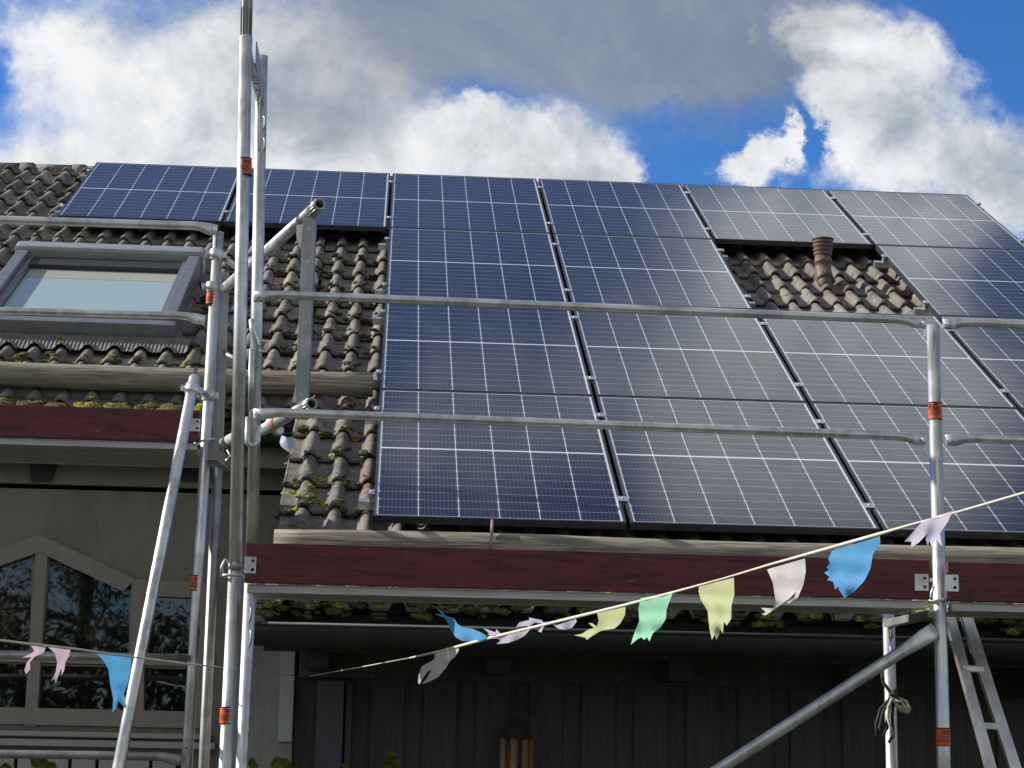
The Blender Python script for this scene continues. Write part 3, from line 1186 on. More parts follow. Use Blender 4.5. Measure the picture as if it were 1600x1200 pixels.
LABELS = {
    (0, 3): 'leftmost solar panel of the top row, beside the bare tiles at the ridge',
    (1, 3): 'solar panel of the top row partly hidden by the tall scaffold post',
    (2, 3): 'deep blue top row solar panel heading the leftmost full column of four',
    (3, 3): 'top row solar panel half blue half grey, left of the one above the vent pipe',
    (4, 3): 'dull grey solar panel directly above the opening with the brown vent pipe',
    (5, 3): 'top right corner solar panel at the roof edge against the sky',
    (2, 2): 'blue solar panel above the upper guard rail with bare tiles on its left',
    (3, 2): 'solar panel left of the opening with the vent pipe, above the upper guard rail',
    (5, 2): 'solar panel right of the opening with the vent pipe, above the rail joint',
    (2, 1): 'solar panel between the two guard rails at left, beside the end of the upper log',
    (3, 1): 'second solar panel from the left between the two guard rails',
    (4, 1): 'grey solar panel below the vent pipe opening, crossed by the right scaffold post top',
    (5, 1): 'solar panel cut by the right picture edge, just under the upper guard rail',
    (2, 0): 'bottom row solar panel at left, dark navy beside mossy tiles above the hook strap',
    (3, 0): 'bottom row solar panel in the middle, its lower right corner over the blue flag',
    (4, 0): 'bottom row solar panel at right, behind the lilac flag and the scaffold post',
    (5, 0): 'bottom row solar panel at the far right end beyond the picture edge',
}
CV = (.27, 1.42)
gone = {(4, 2)}
present = [key for key in LABELS]
mid = [clamp_mesh(PW + (PU - PW) / 2, PH * 0 + v, False) for v in CV]
midm = []
for q in mid:
    o_ = q.build('clamp', M['rail_alu'], proto)
    midm.append(o_)
endl = []
for v in CV:
    o_ = clamp_mesh(-.013, v, True).build('clamp', M['rail_alu'], proto)
    endl.append(o_)
first = True
for (c, r_) in present:
    loc = RP(c * PU - 2 * PU - .012, r_ * PV - .020, .0)
    use_end = ((c - 1, r_) not in LABELS)
    ch = [pf, pg] + midm + (endl if use_end else [])
    root = proto.copy()
    COL.objects.link(root)
    root.location = loc
    root.rotation_euler = rotp
    root['label'] = LABELS[(c, r_)]
    for o_ in ch:
        d = o_.copy()
        COL.objects.link(d)
        d.parent = root
        d.matrix_parent_inverse = Matrix()
for o_ in [pf, pg] + midm + endl + [proto]:
    bpy.data.objects.remove(o_)
RL = {
    (3, 0): ('lower aluminium mounting rail under the top row of panels', -2, 4), (3, 1): ('upper aluminium mounting rail under the top row of panels, near the ridge', -2, 4),
    (2, 0): ('lower aluminium mounting rail left of the vent opening, ending above the guard rail', 0, 2), (2, 1): ('upper aluminium mounting rail left of the vent opening, just below the top row', 0, 2),
    (1, 0): ('lower aluminium mounting rail ending beside the upper log', 0, 4), (1, 1): ('aluminium mounting rail ending beside tiles just under the upper guard rail', 0, 4),
    (0, 0): ('lowest aluminium mounting rail with a short stub on the mossy tiles', 0, 4), (0, 1): ('aluminium mounting rail stub at the lower guard rail', 0, 4),
}


def rail(u0, u1, v, label):
    mb = MB()
    A = RP(0, v, -.060)
    rbox(mb, u0, u1, v - .020, v + .020, -.078, -.0395, .002)
    rbox(mb, u0 + .001, u1 - .001, v - .026, v - .021, -.078, -.052)
    o_ = mb.build('mounting_rail', M['rail_alu'])
    tag(o_, label, 'mounting rail', 'mounting rails under the panels')


for (r_, q), (lab, c0, c1) in RL.items():
    v = r_ * PV + CV[q] - .012
    u0 = c0 * PU - .012 - .07
    u1 = 3 * PU + PW + .05 if c1 == 4 else c1 * PU - .012 + .045
    rail(u0, u1, v, lab)
for q in (0, 1):
    v = 2 * PV + CV[q] - .012
    rail(3 * PU - .09, 3 * PU + PW + .05, v, ('lower aluminium mounting rail stub right of the vent opening', 'upper aluminium mounting rail stub right of the vent opening')[q])

# ------------------------------------------------------------------ scaffolding
RT = .0242


def post_pts(x0, y0, x1, y1, Y, ground=True):
    A, B = at(x0, y0, Y), at(x1, y1, Y)
    if ground:
        t = (GZ + .012 - A.z) / (B.z - A.z)
        B = A + (B - A) * t
    return A, B


def post(name, x0, y0, x1, y1, Y, parent, mat, ground=True, r=RT):
    A, B = post_pts(x0, y0, x1, y1, Y, ground)
    mb = MB()
    mb.pipe(A, B, r, r - .004)
    o_ = mb.build(name, mat, parent)
    return o_, A, B


def baseplate(B, parent):
    mb = MB()
    mb.box((B.x, B.y, GZ + .006), (.15, .15, .010), bev=.002)
    mb.build('base_plate', M['steel'], parent)


def sticker(px, y0, y1, Y, parent, text=None, r=RT, torn=False):
    A, B = at(px[0], y0, Y), at(px[1], y1, Y)
    mb = MB()
    mb.ring_tube([A, B], r + .0012, 24, cap=False)
    o_ = mb.build('sticker', M['orange'], parent)
    # print: black bands and lines bent round the tube
    ax = (B - A)
    H = ax.length
    ax.normalize()
    fr = (CAM - A)
    fr = (fr - ax * fr.dot(ax)).normalized()
    sd_ = fr.cross(ax)
    if sd_.x < 0: sd_ = -sd_

    def P(s_, t_, rr=r + .0024):
        return A + ax * (t_ * H) + (fr * math.cos(s_) + sd_ * math.sin(s_)) * rr
    mb = MB()

    def strip(s0, s1, t0, t1):
        K = 8
        for q in range(K):
            a, b = s0 + (s1 - s0) * q / K, s0 + (s1 - s0) * (q + 1) / K
            mb.face([P(a, t0), P(b, t0), P(b, t1), P(a, t1)])
    strip(-1.5, 1.5, .0, .07)
    strip(-1.5, 1.5, .96, 1.0)
    rng = random.Random(int(px[0] * 7 + y0))
    for q, t_ in enumerate((.46, .55, .64, .73)):
        s_ = -1.0
        e_ = 1.1 - rng.random() * .5
        while s_ < e_:
            w_ = rng.uniform(.12, .32)
            strip(s_, min(e_, s_ + w_), t_, t_ + .035)
            s_ += w_ + .08
    if text is None:
        for t_ in (.18, .28):
            s_ = -.2
            while s_ < .95:
                w_ = rng.uniform(.15, .3)
                strip(s_, s_ + w_, t_, t_ + .055)
                s_ += w_ + .07
    else:
        cu = bpy.data.curves.new('t', 'FONT')
        cu.body = text
        cu.size = 1
        cu.offset = .03
        to = bpy.data.objects.new('t', cu)
        COL.objects.link(to)
        dg = bpy.context.evaluated_depsgraph_get()
        me = to.evaluated_get(dg).to_mesh()
        hgt_ = .46
        vs = [mb.bm.verts.new(P(-1.15 + v.co.x * 1.25, .10 + hgt_ * .75 - v.co.y * hgt_)) for v in me.vertices]
        for f in me.polygons:
            try: mb.bm.faces.new([vs[i] for i in f.vertices])
            except ValueError: pass
        bpy.data.objects.remove(to)
    mb.build('print', M['ink'], o_, recalc=False)
    return o_


def lug_rail(name, parent, px, Y, r, mat, ends=(True, True), dipz=.020):
    """guard rail tube with flattened, drooping, drilled ends. px=((x0,y0),(x1,y1))"""
    A, B = at(*px[0], Y), at(*px[1], Y)
    t = (B - A).normalized()
    dn = Vector((0, 0, -1))
    pts, rad, fl = [], [], []
    if ends[0]:
        pts += [A + dn * dipz * 1.4, A + t * .035 + dn * dipz * 1.1, A + t * .075 + dn * dipz * .25, A + t * .11]
        rad += [r * .95, r * 1.05, r * 1.0, r]
        fl += [.35, .35, .8, 1]
    else:
        pts += [A]; rad += [r]; fl += [1]
    pts += [A + (B - A) * q for q in (.25, .5, .75)]
    rad += [r] * 3
    fl += [1] * 3
    if ends[1]:
        pts += [B - t * .11, B - t * .075 + dn * dipz * .25, B - t * .035 + dn * dipz * 1.1, B + dn * dipz * 1.4]
        rad += [r, r * 1.0, r * 1.05, r * .95]
        fl += [1, .8, .35, .35]
    else:
        pts += [B]; rad += [r]; fl += [1]
    mb = MB()
    mb.ring_tube(pts, rad, 18, flat=fl)
    o_ = mb.build(name, mat, parent)
    mb = MB()
    for e, q in ((ends[0], A + t * .012), (ends[1], B - t * .012)):
        if e:
            c = q + dn * dipz * 1.35 + Vector((0, -r * .42, 0))
            mb.tube(c, c + Vector((0, -.006, 0)), .0085, 14)
            mb.tube(c + Vector((0, -.004, 0)), c + Vector((0, -.013, 0)), .0048, 8)
    if ends[0] or ends[1]:
        mb.build('lug_pin', M['rail_alu'], o_)
    return o_


def coupler(c, ax, parent, r=RT):
    """tube clamp: two bands, hinge bolt and nut"""
    ax = ax.normalized()
    mb = MB()
    mb.ring_tube([c - ax * .024, c - ax * .02, c + ax * .02, c + ax * .024], [r + .003, r + .007, r + .007, r + .003], 20)
    side = ax.cross(Vector((0, 1, 0))).normalized()
    for s_ in (-1, 1):
        mb.box(c + side * s_ * (r + .014), (.018, .016, .03), (side, Vector((0, 1, 0)), ax), .003)
    mb.tube(c - side * (r + .014) + Vector((0, -.035, 0)), c - side * (r + .014) + Vector((0, .03, 0)), .006, 8)
    mb.tube(c - side * (r + .014) + Vector((0, -.040, 0)), c - side * (r + .014) + Vector((0, -.028, 0)), .011, 6)
    return mb.build('coupler', M['steel'], parent)


def hook_loop(c, w, h, parent, r=.008, Y=0):
    mb = MB()
    pts = []
    for q in range(9):
        a = math.pi + math.pi * q / 8
        pts.append(Vector((c.x + math.cos(a) * w / 2, c.y + .004 * math.cos(a), c.z - h + w / 2 + math.sin(a) * w / 2)))
    pts = [Vector((c.x - w / 2, c.y, c.z))] + pts + [Vector((c.x + w / 2, c.y, c.z - h * .3))]
    mb.ring_tube(pts, r, 10)
    return mb.build('hook', M['steel'], parent)


YS = -1.55
sc = thing('scaffold', (at(368, 900, YS).x, YS, GZ), 'galvanised scaffold bay in front of the panels with two full guard rails', 'scaffold', 'scaffold bays along the house')
# left frame
pl_u, A, B = post('post', 384.5, 57, 368, 884, YS, sc, M['steel'], False)
pl_top = A
mb = MB()
# fluted spigot on top
t = (A - B).normalized()
pts = [A - t * .05, A + t * .10, A + t * .115, A + t * .42]
mb.ring_tube(pts, [.0185, .0185, .0205, .0205], 16, smooth=False)
sg = mb.build('spigot', M['steel_dull'], pl_u)
mb = MB()
for q in range(9):
    an = 2 * math.pi * q / 9
    d = Vector((math.cos(an), math.sin(an), 0)) * .0200
    mb.tube(A + d - t * .0, A + d + t * .42, .0028, 6)
mb.build('flute', M['steel_dull'], sg)
pl_l, A2, B2 = post('post', 367.5, 886, 352.5, 1195, YS, sc, M['steel'])
baseplate(B2, pl_l)
mb = MB()
a = at(367.8, 885, YS)
mb.ring_tube([a + Vector((0, 0, .012)), a - Vector((0, 0, .012))], RT + .0025, 20)
mb.build('collar', M['steel_dull'], pl_l)
YR = -.84
pr_u, A3, B3 = post('post', 409.5, 88, 394, 850, YR, sc, M['steel'], False)
pr_l, A4, B4 = post('post', 394, 851, 378, 1195, YR, sc, M['steel'])
baseplate(B4, pr_l)
# slotted strips on the rear post
for y0, y1 in ((182, 202), (216, 236)):
    mb = MB()
    a, b = at(407.5, y0, YR - RT), at(407, y1, YR - RT)
    mb.ring_tube([a + Vector((.012, -.004, 0)), a + Vector((.018, -.012, -.01)), b + Vector((.018, -.012, .01)), b + Vector((.012, -.004, 0))], .0045, 8)
    mb.build('wedge_slot', M['steel_dull'], pr_u)
for y0, y1 in ((950, 972), (985, 1010)):
    mb = MB()
    a, b = at(390, y0, YR - RT), at(388, y1, YR - RT)
    mb.ring_tube([a + Vector((.004, -.004, 0)), a + Vector((.008, -.014, -.01)), b + Vector((.008, -.014, .01)), b + Vector((.004, -.004, 0))], .0045, 8)
    mb.build('wedge_slot', M['steel_dull'], pr_l)
# top transom channel of the frame
mb = MB()
a0, a1 = at(394, 62, YS + .02), at(404, 100, YR - .02)
b1, b0 = at(413.5, 165, YR - .02), at(396, 108, YS + .02)
zt = at(394, 80, YS).z
xa = at(395, 70, YS).x
xb = at(409, 120, YR).x
ax_ = Vector((xb - xa, YR - YS, at(409, 150, YR).z - zt))
ln = ax_.length
ax_.normalize()
sx_ = ax_.cross(Vector((0, 0, 1))).normalized()
cx_ = Vector(((xa + xb) / 2, (YS + YR) / 2, (zt + at(409, 150, YR).z) / 2))
mb.box(cx_ + sx_ * .013, (ln - .03, .004, .085), (ax_, sx_, ax_.cross(sx_)))
mb.box(cx_ - sx_ * .013, (ln - .03, .004, .085), (ax_, sx_, ax_.cross(sx_)))
mb.box(cx_ - Vector((0, 0, .042)), (ln - .05, .022, .004), (ax_, sx_, ax_.cross(sx_)))
mb.build('transom', M['steel_dull'], sc)
mb = MB()
for q in (.35, .5, .65):
    c = cx_ + ax_ * ((q - .5) * ln) - Vector((0, 0, .0455))
    mb.box(c, (.05, .016, .003), (ax_, sx_, ax_.cross(sx_)))
mb.build('slot', M['white_plastic'], sc)
mb = MB()
a, b = at(402.5, 150, YR - .1), at(403.5, 236, YR - .1)
mb.ring_tube([a, b, b + Vector((.012, 0, .012))], .0045, 8)
mb.build('locking_wire', M['steel_dull'], sc)
# little wedge box with opening
mb = MB()
c = at(411.5, 541, YR - .05)
for dx_, dz_, sx2, sz2 in ((-.013, 0, .008, .05), (.013, 0, .008, .05), (0, .021, .018, .008), (0, -.021, .018, .008)):
    mb.box(c + Vector((dx_, 0, dz_)), (sx2, .02, sz2), bev=.001)
mb.build('wedge_box', M['steel'], sc)
mb = MB()
mb.ring_tube([at(393, 500, YR - .06), at(394.5, 515, YR - .07), at(402, 538, YR - .06), at(408, 542, YR - .05)], .012, 12)
mb.build('wedge_bar', M['steel'], sc)
mb = MB()
mb.ring_tube([at(392, 545, YR - .04), at(390, 640, YR - .04)], .007, 8)
mb.build('locking_wire', M['steel'], sc)
mb = MB()
mb.ring_tube([at(396, 545, YR - .04), at(394, 640, YR - .04)], .005, 8)
mb.build('locking_wire', M['steel'], sc)
hook_loop(at(396, 652, YR - .08), .042, .115, sc, .011)
# right frame
pq, A5, B5 = post('post', 1458, 508, 1474.6, 1195, YS, sc, M['steel'])
baseplate(B5, pq)
YRR = -.86
pw, A6, B6 = post('post', 1388.5, 957, 1394, 1200, YRR, sc, M['steel'])
baseplate(B6, pw)
for y0, y1 in ((978, 995), (1010, 1025)):
    mb = MB()
    a, b = at(1392, y0, YRR - RT), at(1393, y1, YRR - RT)
    mb.ring_tube([a + Vector((-.002, .0, 0)), a + Vector((-.002, -.011, -.01)), b + Vector((-.002, -.011, .01)), b], .006, 8)
    mb.build('wedge_slot', M['steel_dull'], pw)
mb = MB()
a = at(1466, 958, YS)
mb.box((a.x - .012, (YS + YRR) / 2, a.z - .002), (.04, YRR - YS - .04, .03), bev=.003)
mb.build('transom', M['steel_dull'], sc)
# guard rails
lug_rail('guard_rail', sc, ((396, 459), (1446, 501)), YS - .036, .0163, M['steel'], dipz=.008)
lug_rail('guard_rail', sc, ((396, 643), (1446, 683)), YS - .036, .0167, M['steel'], dipz=.008)
for px, y in ((1456, 520), (1457, 705)):
    mb = MB()
    a = at(px - 10, y, YS - .026)
    mb.box(a + Vector((.0, .0, .01)), (.010, .010, .055), bev=.002)
    mb.build('wedge_tab', M['steel'], pq)
# toe board and deck
xa, xb = at(383, 890, YS - .035).x, at(1450, 900, YS - .035).x


def toe(parent, x0, x1, y, zt_, zb_, mat=M['redwood']):
    mb = MB()
    mb.box(((x0 + x1) / 2, y, (zt_ + zb_) / 2), (x1 - x0, .030, zt_ - zb_), bev=.004)
    return mb.build('toe_board', mat, parent)


def plate(parent, x, y, z, w, h):
    mb = MB()
    mb.box((x, y, z), (w, .003, h), bev=.0013)
    o_ = mb.build('bracket_plate', M['steel'], parent)
    mb = MB()
    for sx2 in (-1, 1):
        for sz2 in (-1, 1):
            mb.tube((x + sx2 * w * .0 + w * .22, y - .002, z + sz2 * h * .26), (x + w * .22, y - .0045, z + sz2 * h * .26), .0052, 10)
            break
    for sz2 in (-1, 1):
        mb.tube((x + w * .22, y - .002, z + sz2 * h * .26), (x + w * .22, y - .0045, z + sz2 * h * .26), .0055, 10)
    mb.build('screw', M['ink'], o_)
    return o_


zt_m = at(900, 861, YS - .06).z
zb_m = at(900, 923, YS - .06).z
tb = toe(sc, xa, xb, YS - .045, zt_m, zb_m)
plate(tb, at(391, 883, YS - .062).x, YS - .0625, at(391, 883, YS - .062).z, .042, .060)
plate(tb, at(1440, 910, YS - .062).x, YS - .0625, at(1440, 910, YS - .062).z, .052, .062)


def deck(parent, x0, x1, y0, y1, zt_):
    mb = MB()
    # lipped front and rear profiles with a ribbed plank between them
    mb.box(((x0 + x1) / 2, y0 + .012, zt_ - .016), (x1 - x0, .024, .032), bev=.004)
    mb.box(((x0 + x1) / 2, y0 - .003, zt_ - .026), (x1 - x0, .008, .009), bev=.002)
    mb.box(((x0 + x1) / 2, y1 - .012, zt_ - .016), (x1 - x0, .024, .032), bev=.004)
    mb.box(((x0 + x1) / 2, (y0 + y1) / 2, zt_ - .010), (x1 - x0 - .01, y1 - y0 - .05, .010))
    q = y0 + .08
    while q < y1 - .05:
        mb.box(((x0 + x1) / 2, q, zt_ - .022), (x1 - x0 - .012, .012, .014))
        q += .075
    return mb.build('deck', M['deckalu'], parent)


deck(sc, xa + .01, at(1443, 945, YS).x, YS - .03, YS + .30, zb_m - .003)
# pin loop round the left post
mb = MB()
c = at(364, 900, YS)
pts = []
for q in range(13):
    an = math.pi * (.15 + 1.7 * q / 12)
    pts.append(c + Vector((math.cos(an) * .040, -math.sin(an) * .034 - .004, 0)))
mb.ring_tube(pts, .006, 8)
mb.ring_tube([c + Vector((-.038, -.02, 0)), c + Vector((-.040, -.02, .03)), c + Vector((-.03, -.02, .055)), c + Vector((-.018, -.02, .05))], .006, 8)
mb.build('safety_pin', M['steel'], sc)
mb = MB()
c = at(1468, 938, YS)
pts = []
for q in range(13):
    an = math.pi * (.1 + 1.8 * q / 12)
    pts.append(c + Vector((math.cos(an) * .038, -math.sin(an) * .032 - .004, .004 * math.sin(an * 2))))
mb.ring_tube(pts, .006, 8)
mb.ring_tube([c + Vector((-.036, -.02, 0)), c + Vector((-.036, -.024, .025)), c + Vector((-.026, -.026, .05))], .006, 8)
mb.build('safety_pin', M['steel'], sc)
# diagonal brace
a, b = at(1462, 984, YS - .03), at(1118, 1206, YS - .05)
t = (b - a).normalized()
mb = MB()
bext = a + t * 2.4
if bext.z < GZ: bext = a + t * ((GZ - a.z) / t.z)
mb.ring_tube([a, a + t * .05, a + t * .12, a + t * .16, bext], [.021, .023, .0232, .0225, .0225], 20, flat=[.3, .35, .85, 1, 1])
mb.build('diagonal_brace', M['steel'], sc)
sticker((382.6, 383.0), 248, 275, YS, pl_u)
sticker((354.9, 354.0), 1104, 1131, YS, pl_l)
sticker((1460.8, 1461.6), 629, 656, YS, pq, 'RG')
sticker((1473.2, 1474.0), 1137, 1166, YS, pq)

# next bay to the right (its rails, toe board and deck run out of the picture)
sc3 = thing('scaffold', (at(1900, 900, YS).x, YS, GZ), 'scaffold bay cut off by the right picture edge, beyond the right post', 'scaffold', 'scaffold bays along the house')
lug_rail('guard_rail', sc3, ((1473, 502), (2480, 542)), YS - .036, .0163, M['steel'], dipz=.008)
lug_rail('guard_rail', sc3, ((1477, 683), (2480, 722)), YS - .036, .0167, M['steel'], dipz=.008)
x0 = at(1478, 900, YS - .035).x
t3 = toe(sc3, x0, x0 + 2.45, YS - .045, zt_m - .004, zb_m - .004)
plate(t3, at(1483, 911, YS - .062).x + .01, YS - .0625, at(1483, 911, YS - .062).z, .05, .062)
deck(sc3, x0 + .02, x0 + 2.45, YS - .03, YS + .30, zb_m - .007)
p9, A9, B9 = post('post', 2495, 545, 2530, 1195, YS, sc3, M['steel'])
baseplate(B9, p9)

# left scaffold ---------------------------------------------------
YL, YLR = .0, .47
s2 = thing('scaffold', (at(310, 900, YL).x, YL, GZ), 'scaffold bay at left before the skylight, with its own short red toe board', 'scaffold', 'scaffold bays along the house')
q1, A, B = post('post', 341.5, 363, 292, 1195, YL, s2, M['steel'])
baseplate(B, q1)
q2, A, B = post('post', 341.5, 700, 318.5, 1195, YLR, s2, M['steel_dull'])
baseplate(B, q2)
# upper part of the rear post is a U channel
mb = MB()
a, b = at(351, 425, YLR), at(341, 706, YLR)
t = (b - a).normalized()
L = (b - a).length
ctr = (a + b) / 2
xx_ = Vector((1, 0, 0))
xx_ = (xx_ - t * xx_.dot(t)).normalized()
yy_ = t.cross(xx_)
mb.box(ctr, (.044, .004, L), (xx_, yy_, t))
mb.box(ctr + xx_ * .022 + yy_ * .015, (.004, .034, L), (xx_, yy_, t))
mb.box(ctr - xx_ * .022 + yy_ * .015, (.004, .034, L), (xx_, yy_, t))
mb.build('channel', M['steel_dull'], s2)
lug_rail('guard_rail', s2, ((-900, 316), (340, 354)), YL - .03, .0200, M['steel'], (False, True), .012)
lug_rail('guard_rail', s2, ((-900, 462), (320, 494)), YL - .03, .0170, M['steel'], (False, True), .012)
lug_rail('guard_rail', s2, ((-900, 1010), (293, 1028)), YL - .03, .0180, M['steel_dull'], (False, False), .012)
lug_rail('guard_rail', s2, ((-900, 1166), (284, 1182)), YL - .03, .0180, M['steel_dull'], (False, True), .012)
xr = at(312, 665, YL - .04).x
zt2, zb2 = at(150, 637.5, YL - .04).z, at(150, 686.5, YL - .04).z
tb2 = toe(s2, xr - 2.5, xr, YL - .045, zt2, zb2)
plate(tb2, at(305, 664, YL - .062).x, YL - .0625, at(305, 664, YL - .062).z, .045, .058)
deck(s2, xr - 2.5, xr - .01, YL - .03, YLR + .1, zb2 - .003)
q3, A, B = post('post', -560, 330, -640, 1195, YL, s2, M['steel'])
baseplate(B, q3)
q4, A, B = post('post', -490, 640, -540, 1195, YLR, s2, M['steel_dull'])
baseplate(B, q4)
ud = (at(292, 1195, YL) - at(341.5, 363, YL)).normalized()
coupler(at(338, 398, YL), ud, s2)
coupler(at(332.5, 449, YL), ud, s2)
sticker((331.4, 330.4), 456, 476, YL, q1)
sticker((306.5, 305.3), 899, 923, YL, q1)
mb = MB()
a = at(346, 394, YL)
mb.ring_tube([at(350, 404, YL + .02), at(360, 410, YL + .02), at(385, 428, YL + .02)], .013, 12)
mb.build('wedge_bar', M['steel'], s2)
mb = MB()
mb.ring_tube([at(351, 550, YLR), at(358, 556, YLR - .05), at(372, 560, YLR - .1)], .011, 12)
mb.build('wedge_bar', M['steel'], s2)
# bottom transom with its wedge head, seen end-on
mb = MB()
a = at(320, 690, YL)
pts = []
for q in range(13):
    an = math.pi * (.05 + 1.9 * q / 12)
    pts.append(a + Vector((math.cos(an) * .046, -math.sin(an) * .036 - .002, .012 * math.cos(an))))
mb.ring_tube(pts, .006, 8)
mb.build('safety_pin', M['steel'], s2)
mb = MB()
c0_, c1_ = at(330, 700, YL + .03), at(345, 727, YL + .22)
d_ = (at(344, 718, YLR) - at(330, 702, YL + .03))
mb.box((c0_ + c1_) / 2, (.006, .42, .085), (Vector((1, 0, 0)), Vector((.10, .995, 0)), Vector((0, 0, 1))), .002)
mb.box((c0_ + c1_) / 2 + Vector((.022, 0, -.040)), (.042, .42, .005), (Vector((1, 0, 0)), Vector((.10, .995, 0)), Vector((0, 0, 1))))
mb.build('transom', M['steel_dull'], s2)
mb = MB()
mb.ring_tube([at(355, 703, YLR - .05), at(360, 712, YLR - .06), at(354, 720, YLR - .05), at(350, 716, YLR - .04)], .005, 8)
mb.build('hook', M['steel'], s2)

# raking tube clamped to the left scaffold
a, b = at(304, 588, -.115), at(186, 1195, -.95)
b = a + (b - a) * ((GZ - a.z) / (b.z - a.z))
rk = thing('raking_tube', b, 'bright galvanised tube leaning up against the left scaffold post', 'scaffold tube')
mb = MB()
t = (b - a).normalized()
mb.ring_tube([a, a + t * .012, b], [.018, .0245, .0245], 22)
mb.build('tube', M['alu'], rk)
mb = MB()
mb.tube(a, a - t * .05, .0095, 12)
mb.build('end_pin', M['copper_pink'], rk)
cc = a + t * (.072)
coupler(cc, t, rk)
mb = MB()
e = at(323, 619, YL - .02)
mb.tube(cc + Vector((.02, .0, 0)), e, .016, 12)
mb.build('swivel', M['steel'], rk)
coupler(at(325.5, 618, YL), ud, rk)

# end guard frame reaching towards the camera
YA, YB = .28, -1.07
z_hi = at(497, 321, YB).z
z_lo = at(487, 630, YB).z
gf = thing('guard_frame', at(476, 625, YB + .1), 'steel end guard frame with perforated upright and two tubes with fluted open ends', 'guard frame')


def hx_(px, z, Yn, near):
    return


hi0, hi1 = at(352, 450, YA), at(488, 329, YB + .09)
mb = MB()
mb.tube(hi0, hi1, RT, 20)
mb.build('top_tube', M['steel'], gf)
t = (hi1 - hi0).normalized()


def fluted(p0, t, parent):
    mb = MB()
    mb.pipe(p0 - t * .03, p0 + t * .10, .0235, .0175, 24)
    o_ = mb.build('open_end', M['steel_dull'], parent)
    mb = MB()
    a_ = Vector((0, 0, 1))
    n_ = (a_ - t * a_.dot(t)).normalized()
    b_ = t.cross(n_)
    for q in range(12):
        an = 2 * math.pi * q / 12
        d = (n_ * math.cos(an) + b_ * math.sin(an)) * .0235
        mb.tube(p0 + d - t * .02, p0 + d + t * .092, .0028, 6)
    mb.build('flute', M['steel'], o_)
    mb = MB()
    mb.tube(p0 - t * .025, p0 + t * .03, .0170, 16)
    mb.build('bore', M['black_hole'], o_)


fluted(hi1, t, gf)
lo0, lo1 = at(352, 694, YA - .1), at(476, 636, YB + .09)
t2 = (lo1 - lo0).normalized()
mb = MB()
mb.tube(at(410, 672, -.55), lo1, RT, 20)
mb.build('lower_tube', M['steel'], gf)
fluted(lo1, t2, gf)
mb = MB()
a = at(350, 692, -.02)
b = at(374, 680, -.2)
tt = (b - a).normalized()
mb.ring_tube([a - tt * .02, a, a + tt * .03, a + tt * .032, a + tt * .05, a + tt * .052, b, b + tt * .04], [.018, .024, .024, .020, .020, .025, .025, .02], 18)
mb.build('tube_joint', M['white_plastic'], gf)
mb = MB()
a = at(424, 662, -.62)
mb.ring_tube([a - t2 * .03, a, a + t2 * .03, a + t2 * .05], [.020, .028, .030, .022], 16)
mb.ring_tube([at(432, 674, -.62), at(438, 672, -.66)], [.020, .017], 12)
mb.ring_tube([at(434, 672, -.64), at(430, 664, -.62)], .012, 10)
mb.build('swivel_coupler', M['steel'], gf)
mb = MB()
a = at(433, 659, -.70)
mb.ring_tube([a - t2 * .012, a + t2 * .014], .0275, 16)
mb.build('paint_mark', M['orange'], gf)
# perforated upright: U channel
a, b = at(484, 336, YB + .10), at(471, 630, YB + .10)
t = (b - a).normalized()
L = (b - a).length
ctr = (a + b) / 2
xx_ = Vector((.985, -.17, 0))
xx_ = (xx_ - t * xx_.dot(t)).normalized()
yy_ = t.cross(xx_)
if yy_.y < 0: yy_ = -yy_
mb = MB()
mb.box(ctr, (.046, .004, L), (xx_, yy_, t))
mb.box(ctr + xx_ * .0235 + yy_ * .012, (.005, .030, L), (xx_, yy_, t), .001)
mb.box(ctr - xx_ * .0235 + yy_ * .012, (.005, .030, L), (xx_, yy_, t), .001)
up = mb.build('upright', M['steel_dull'], gf)
mb = MB()
for y, bright in ((358, 1), (410, 0), (506, 1), (555, 1), (617, 0)):
    f_ = (y - 336) / (630 - 336)
    c = a + (b - a) * f_ - yy_ * .002
    mb.tube(c - yy_ * .0015, c - yy_ * .0005, .0095 if y != 617 else .006, 14)
mb.build('hole', M['white_plastic'], up)
mb = MB()
for (x0, y0, x1, y1, x2, y2) in ((463, 352, 463, 372, 473, 385), (473, 352, 473, 352, 473, 352)):
    if x0 == 473: break
    P0, P1, P2, P3 = at(x0, y0, YB + .12), at(x1, y1, YB + .12), at(470, 390, YB + .12), at(473, 350, YB + .12)
    mb.prism([P0, P1, P2, P3], (0, .004, 0))
P0, P1, P2, P3 = at(467, 582, YB + .12), at(456, 628, YB + .12), at(466, 628, YB + .12), at(472, 582, YB + .12)
mb.prism([P0, P1, P2, P3], (0, .004, 0))
mb.build('gusset', M['steel'], gf)

# ------------------------------------------------------------------ ladder under the right bay
ld = thing('ladder', at(1580, 1195, -1.12), 'narrow aluminium ladder standing under the scaffold deck at the right edge', 'ladder')
st = []
for (x0, y0, x1, y1, w) in ((1480, 950, 1548, 1200, .040), (1508, 958, 1586, 1200, .044)):
    a, b = at(x0, y0, -1.12), at(x1, y1, -1.30)
    b = a + (b - a) * ((GZ - a.z) / (b.z - a.z))
    t = (b - a).normalized()
    xx_ = Vector((1, 0, 0))
    xx_ = (xx_ - t * xx_.dot(t)).normalized()
    yy_ = t.cross(xx_)
    mb = MB()
    mb.box((a + b) / 2, (w, .022, (b - a).length), (xx_, yy_, t), .003)
    mb.box((a + b) / 2 - xx_ * (w / 2 - .004) + yy_ * -.013, (.006, .006, (b - a).length - .01), (xx_, yy_, t))
    mb.build('stile', M['alu'], ld)
    st.append((a, b))
